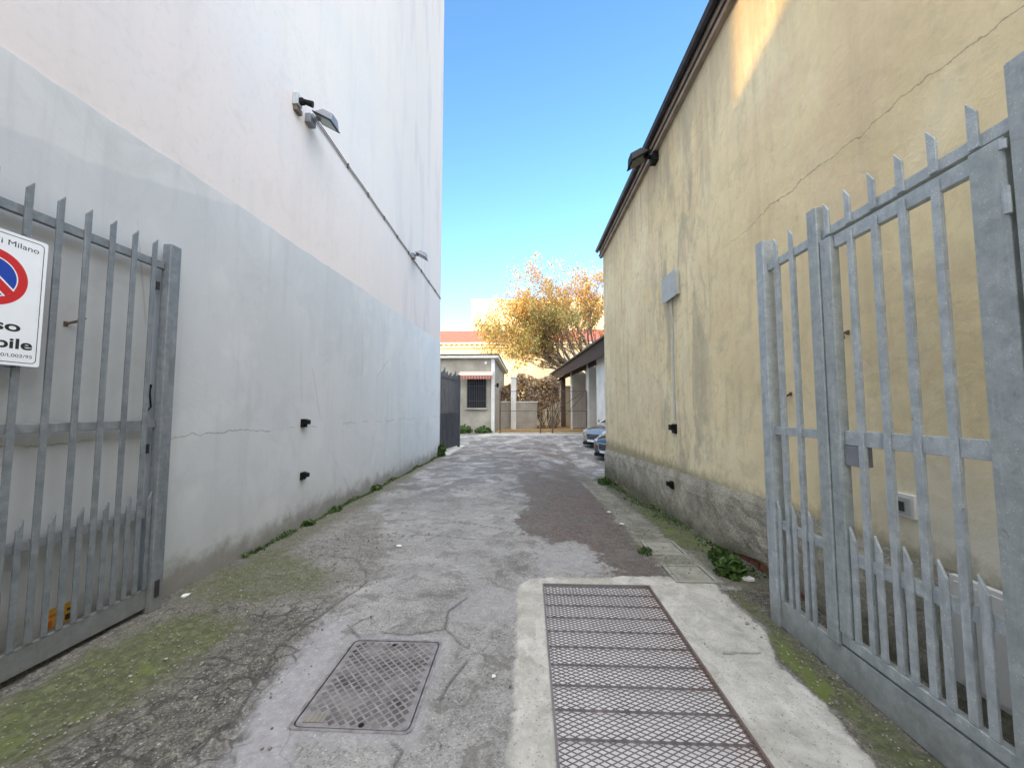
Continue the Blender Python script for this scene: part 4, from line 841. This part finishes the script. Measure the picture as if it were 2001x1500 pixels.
# ------------------------------------------------------------ parked cars
def m_paint(name, c):
    t = NT(name); t.done(c, .22, None, .6); t.b.inputs['Coat Weight'].default_value = 1; t.b.inputs['Coat Roughness'].default_value = .04; return t.mat
chrome = simple('chrome', (.7,.7,.72), .15, .03, metal=1, bump=0); tyre = simple('tyre_rubber', (.02,.02,.02), .85, .2); lens = simple('headlight_lens', (.55,.58,.6), .12, .05, metal=.4, bump=0)
def car(label, paint, grp):
    """car along +x (nose at x=0, tail at x=-4.3), width along y"""
    t = thing('parked_car', label, 'car', (0,0,0), grp)
    # stations: x, half width, z bottom, z shoulder, z top(centre of bonnet/boot)
    st = [(0,.52,.30,.56,.60),(-.06,.70,.22,.66,.72),(-.25,.82,.18,.74,.82),(-.6,.88,.18,.84,.93),(-1.15,.90,.18,.93,1.02),(-2.2,.91,.18,.96,1.03),(-3.3,.90,.18,.98,1.05),(-3.9,.87,.20,.97,1.06),(-4.22,.78,.26,.90,1.0),(-4.3,.62,.34,.80,.86)]
    vs = []; fs = []
    for x, w, zb_, zs, zt2 in st:
        half = [(w*.86, zb_), (w*.98, zb_+.10), (w, (zb_+zs)/2), (w*.985, zs-.06), (w*.93, zs), (w*.6, zs+(zt2-zs)*.65), (0, zt2)]
        ringp = half+[(-y, z) for y, z in reversed(half[:-1])]
        vs += [(x, y, z) for y, z in ringp]
    n = 13
    for i in range(len(st)-1):
        for k in range(n): fs.append((i*n+k, i*n+(k+1)%n, (i+1)*n+(k+1)%n, (i+1)*n+k))
    fs += [tuple(range(n)), tuple(reversed(range((len(st)-1)*n, len(st)*n)))]
    m = MB(); m.add(vs, fs); body = m.build('body', paint, t, smooth=True, recalc=True)
    sub = body.modifiers.new('sub', 'SUBSURF'); sub.levels = sub.render_levels = 2
    # glasshouse
    m = MB(); g0 = [(-1.05,.74,.99),(-3.75,.72,1.03)]; vs = [(-1.0,-.76,.98),(-1.0,.76,.98),(-3.85,.74,1.0),(-3.85,-.74,1.0),(-1.85,-.58,1.46),(-1.85,.58,1.46),(-3.25,.56,1.46),(-3.25,-.56,1.46)]
    m.hexa([vs[0],vs[1],vs[2],vs[3],vs[4],vs[5],vs[6],vs[7]]); m.build('glasshouse', M['glass'], t, bevel=.06, recalc=True)
    m = MB(); m.hexa([(-1.8,-.60,1.455),(-1.8,.60,1.455),(-3.35,.58,1.455),(-3.35,-.58,1.455),(-1.95,-.50,1.50),(-1.95,.50,1.50),(-3.2,.48,1.50),(-3.2,-.48,1.50)]); m.build('roof', paint, t, bevel=.02, recalc=True)
    for sy in (-1, 1):
        m = MB(); m.tube([(-1.02, sy*.77, 1.0), (-1.84, sy*.60, 1.47)], .03, 6); m.tube([(-2.55, sy*.77, 1.0), (-2.55, sy*.60, 1.47)], .03, 6); m.tube([(-3.85, sy*.74, 1.02), (-3.28, sy*.58, 1.47)], .05, 6); m.build('pillar', paint, t)
        m = MB(); m.hexa([(-.02,sy*.50,.575),(-.10,sy*.73,.60),(-.42,sy*.88,.70),(-.30,sy*.60,.70),(-.05,sy*.50,.68),(-.12,sy*.70,.71),(-.46,sy*.845,.80),(-.34,sy*.62,.80)]); m.build('headlight', lens, t, bevel=.015, recalc=True)
        m = MB(); m.box(-1.30, -1.12, min(sy*.90, sy*1.04), max(sy*.90, sy*1.04), .98, 1.10); m.build('wing_mirror', paint, t, bevel=.03)
        for xw in (-.82, -3.45):
            m = MB(); m.tube([(xw, sy*.70, .315), (xw, sy*.90, .315)], .355, 24); ar = m.build('wheel_arch', M['black'], t)
            m = MB(); m.tube([(xw, sy*.72, .315), (xw, sy*.915, .315)], .315, 24); wh = m.build('wheel', tyre, t, bevel=.02)
            m = MB(); m.tube([(xw, sy*.90, .315), (xw, sy*.925, .315)], .21, 20); m.build('rim', chrome, wh)
    m = MB(); m.box(-.05, .015, -.34, .34, .36, .60); gr_ = m.build('grille', M['black'], t, bevel=.02)
    m = MB(); m.tube([(.02, -.35, .60), (.02, -.30, .37), (.02, .30, .37), (.02, .35, .60), (.02, -.35, .60)], .013, 6); [m.box(.015, .022, -.31, .31, .41+k*.05, .418+k*.05) for k in range(4)]; m.build('grille_trim', chrome, gr_)
    m = MB(); m.box(-.30, -.02, -.62, .62, .16, .28); m.build('bumper_lip', M['black'], t, bevel=.03)
    m = MB(); m.box(.022, .03, -.26, .26, .29, .36); m.build('number_plate', M['whitep'], t)
    return t
P1 = m_paint('dark_grey_paint', (.055,.056,.058)); P2 = m_paint('silver_paint', (.30,.30,.30))
grp = 'cars parked beyond the ochre building'
c1 = car('dark car parked nose out just past the ochre building corner', P1, grp)
c1.location = (2.50, 12.9, G(2.6, 12.9)); c1.rotation_euler.z = math.radians(-150)
c2 = copy_tree(c1); c2['label'] = 'silver car parked nose out, the farther one behind the dark car'
for ch in c2.children:
    if ch.name.split('.')[0] in ('body', 'roof', 'pillar', 'wing_mirror'):
        ch.data = ch.data.copy(); ch.data.materials[0] = P2
c2.location = (2.43, 15.1, G(2.4, 15.1)); c2.rotation_euler.z = math.radians(-150)

# ------------------------------------------------------------ weeds, litter
gl = [leafmat('weed_green', (.07,.13,.03), .3), leafmat('weed_green_pale', (.12,.19,.05), .3), leafmat('weed_green_dark', (.035,.07,.02), .3)]
def weed(x, y, rad, h, n, size, label, seed, z=None, tall=False, nm='weed'):
    z = G(x, y) if z is None else z; t = thing(nm, label, 'weed', (x, y, z))
    def f(r):
        a = r.uniform(0, 2*math.pi); q = rad*math.sqrt(r.random()); return (x+q*math.cos(a)*.8, y+q*math.sin(a), z+h*r.random()**(.9 if tall else 1.3)*(1-.5*q/rad)+.01)
    V, mi = leaves(n, f, size, 3, seed, 1.5); leafmesh('foliage', V, mi, gl, t)
    m = MB(); rr = random.Random(seed)
    for k in range(max(6, n//14)):
        a = rr.uniform(0, 6.28); q = rad*.9*rr.random(); m.tube([(x+q*.3*math.cos(a), y+q*.3*math.sin(a), z-.01), (x+q*.7*math.cos(a), y+q*.7*math.sin(a), z+h*.5), (x+q*math.cos(a)*.8, y+q*math.sin(a), z+h*rr.uniform(.6, 1))], .002, 3, False)
    m.build('stems', gl[0], t)
weed(-2.80, 12.55, .16, .50, 260, .06, 'tall green weed tuft at the far corner of the white wall', 1, tall=True)
weed(-2.87, 5.05, .10, .06, 110, .035, 'low weed at the white wall foot, nearest of three', 2)
weed(-2.88, 5.75, .13, .07, 130, .035, 'low weed at the white wall foot, middle of three', 3)
weed(-2.88, 7.3, .15, .10, 150, .04, 'low weed at the white wall foot, farthest of three', 4)
weed(1.83, 3.72, .15, .17, 300, .045, 'leafy green weed growing under the undercut cement foot by the right gate', 5)
weed(1.90, 4.02, .14, .15, 240, .045, 'leafy weed farther along the cement foot beside the inspection lid', 6)
weed(1.22, 4.25, .09, .06, 120, .022, 'tiny weed tuft at the left edge of the cement lids', 7)
weed(1.80, 9.4, .20, .16, 260, .05, 'grassy weed at the far foot of the ochre wall', 8)
for k, (x, y, h) in enumerate(((-4.2, 20.6, .35), (-3.4, 20.5, .5), (-2.4, 20.6, .4))):
    weed(x, y, .55, h, 380, .09, ('left', 'middle', 'right')[k]+' weed clump at the foot of the grey bungalow', 10+k)
# grassy fringe nobody could count
def fr(r):
    if r.random() < .55:
        y = r.uniform(3.9, 12.6); w_ = max(0, math.sin(y*3.3)+math.sin(y*7.1)*.6+.5); return (-2.90+abs(r.normal())*.035, y, .004+r.random()*.035*w_)
    y = r.uniform(3.6, 10.2); w_ = max(0, math.sin(y*2.3)+math.sin(y*6.1)*.6+.6); x = XR(y)-.05-abs(r.normal())*.12; return (x, y, G(x, y)+.004+r.random()*.04*w_)
V, mi = leaves(5200, fr, .018, 3, 77, 1.8); tag(leafmesh('wall_foot_grass', V, mi, gl), 'thin green growth along the feet of both alley walls', 'grass', kind='stuff')
# small stones and grit
V, F_ = [], []; r = random.Random(99); m = MB()
for k in range(3000):
    if r.random() < .5: x, y = r.gauss(-2.0, .42), r.uniform(1.6, 4.8)
    elif r.random() < .6: x, y = r.uniform(1.1, 1.72), r.uniform(1.8, 7)
    else: x, y = r.uniform(-2.8, 1.7), r.uniform(1.6, 8)
    if x > 1.06 and y < 3.6 and x < 1.5 and r.random() < .92: continue
    if x < -2.88 or (.05 < x < 1.06 and y < 3.55) or (-1.2 < x < -.5 and 1.8 < y < 2.7): continue
    s_ = r.uniform(.002, .0055)*(2.2 if r.random() < .05 else 1); z = G(x, y)+.006+.012*(1 if x > 1.1 else 0)
    a = [Vector((r.uniform(.6,1)*s_*sx, r.uniform(.6,1)*s_*sy, r.uniform(.3,.8)*s_*sz)) for sz in (-1,1) for sx, sy in ((-1,-1),(1,-1),(1,1),(-1,1))]
    m.hexa([Vector((x,y,z))+v for v in a])
tag(m.build('grit', simple('pale_grit', (.24,.225,.195), .9, .75, 40), None, (0,0,0)), 'small stones and grit scattered over the alley', 'gravel', kind='stuff')
def lv(r):
    if r.random() < .6: return (r.gauss(.75, .35), r.uniform(4.6, 6.9), 0)
    return (r.uniform(-.2, 1.6), r.uniform(3.7, 8.5), 0)
class RR: pass
rr = random.Random(4); pts = []
for k in range(420):
    x, y, _ = lv(rr)
    if not (-2.5 < x < 1.7): continue
    pts.append((x, y, G(x, y)+.012))
pts = np.array(pts); it2 = iter(range(len(pts)))
V, mi = leaves(len(pts), lambda r_: pts[next(it2)], .02, 3, 55, 1.3)
V = V.reshape(-1, 4, 3); c0 = V.mean(1, keepdims=True); V = c0+(V-c0)*np.array([1, 1, .25]); V = V.reshape(-1, 3)
tag(leafmesh('fallen_leaves', V, mi, [leafmat('red_brown_litter', (.20,.06,.04), .1), leafmat('brown_litter', (.16,.09,.05), .1), leafmat('tan_litter', (.35,.25,.15), .1)]), 'reddish brown fallen leaves on the dark patch of the alley', 'leaves', kind='stuff')
for k, (x, y, s_, lab) in enumerate(((-1.42, 4.30, .03, 'white paper scrap on the asphalt left of centre'), (1.21, 6.05, .035, 'white scrap by the dark patch, farther of two'), (1.24, 5.35, .035, 'white scrap by the dark patch, nearer of two'),
        (-2.75, 3.10, .04, 'white rubble piece at the foot of the left gate post'), (1.93, 3.60, .06, 'pale broken tile beside the leafy weed'), (-.20, 2.27, .014, 'tiny white scrap right of the manhole cover'))):
    z = G(x, y)+.012; rr = random.Random(k); m = MB()
    P_ = [(x+s_*math.cos(a)*rr.uniform(.6,1.1), y+s_*math.sin(a)*rr.uniform(.6,1.1), z) for a in [i*math.pi/3 for i in range(6)]]; m.prism(P_, (.004*rr.uniform(-1,1), 0, s_*.3))
    tag(m.build('litter_scrap', M['paper'], None, (x, y, z), recalc=True), lab, 'litter')
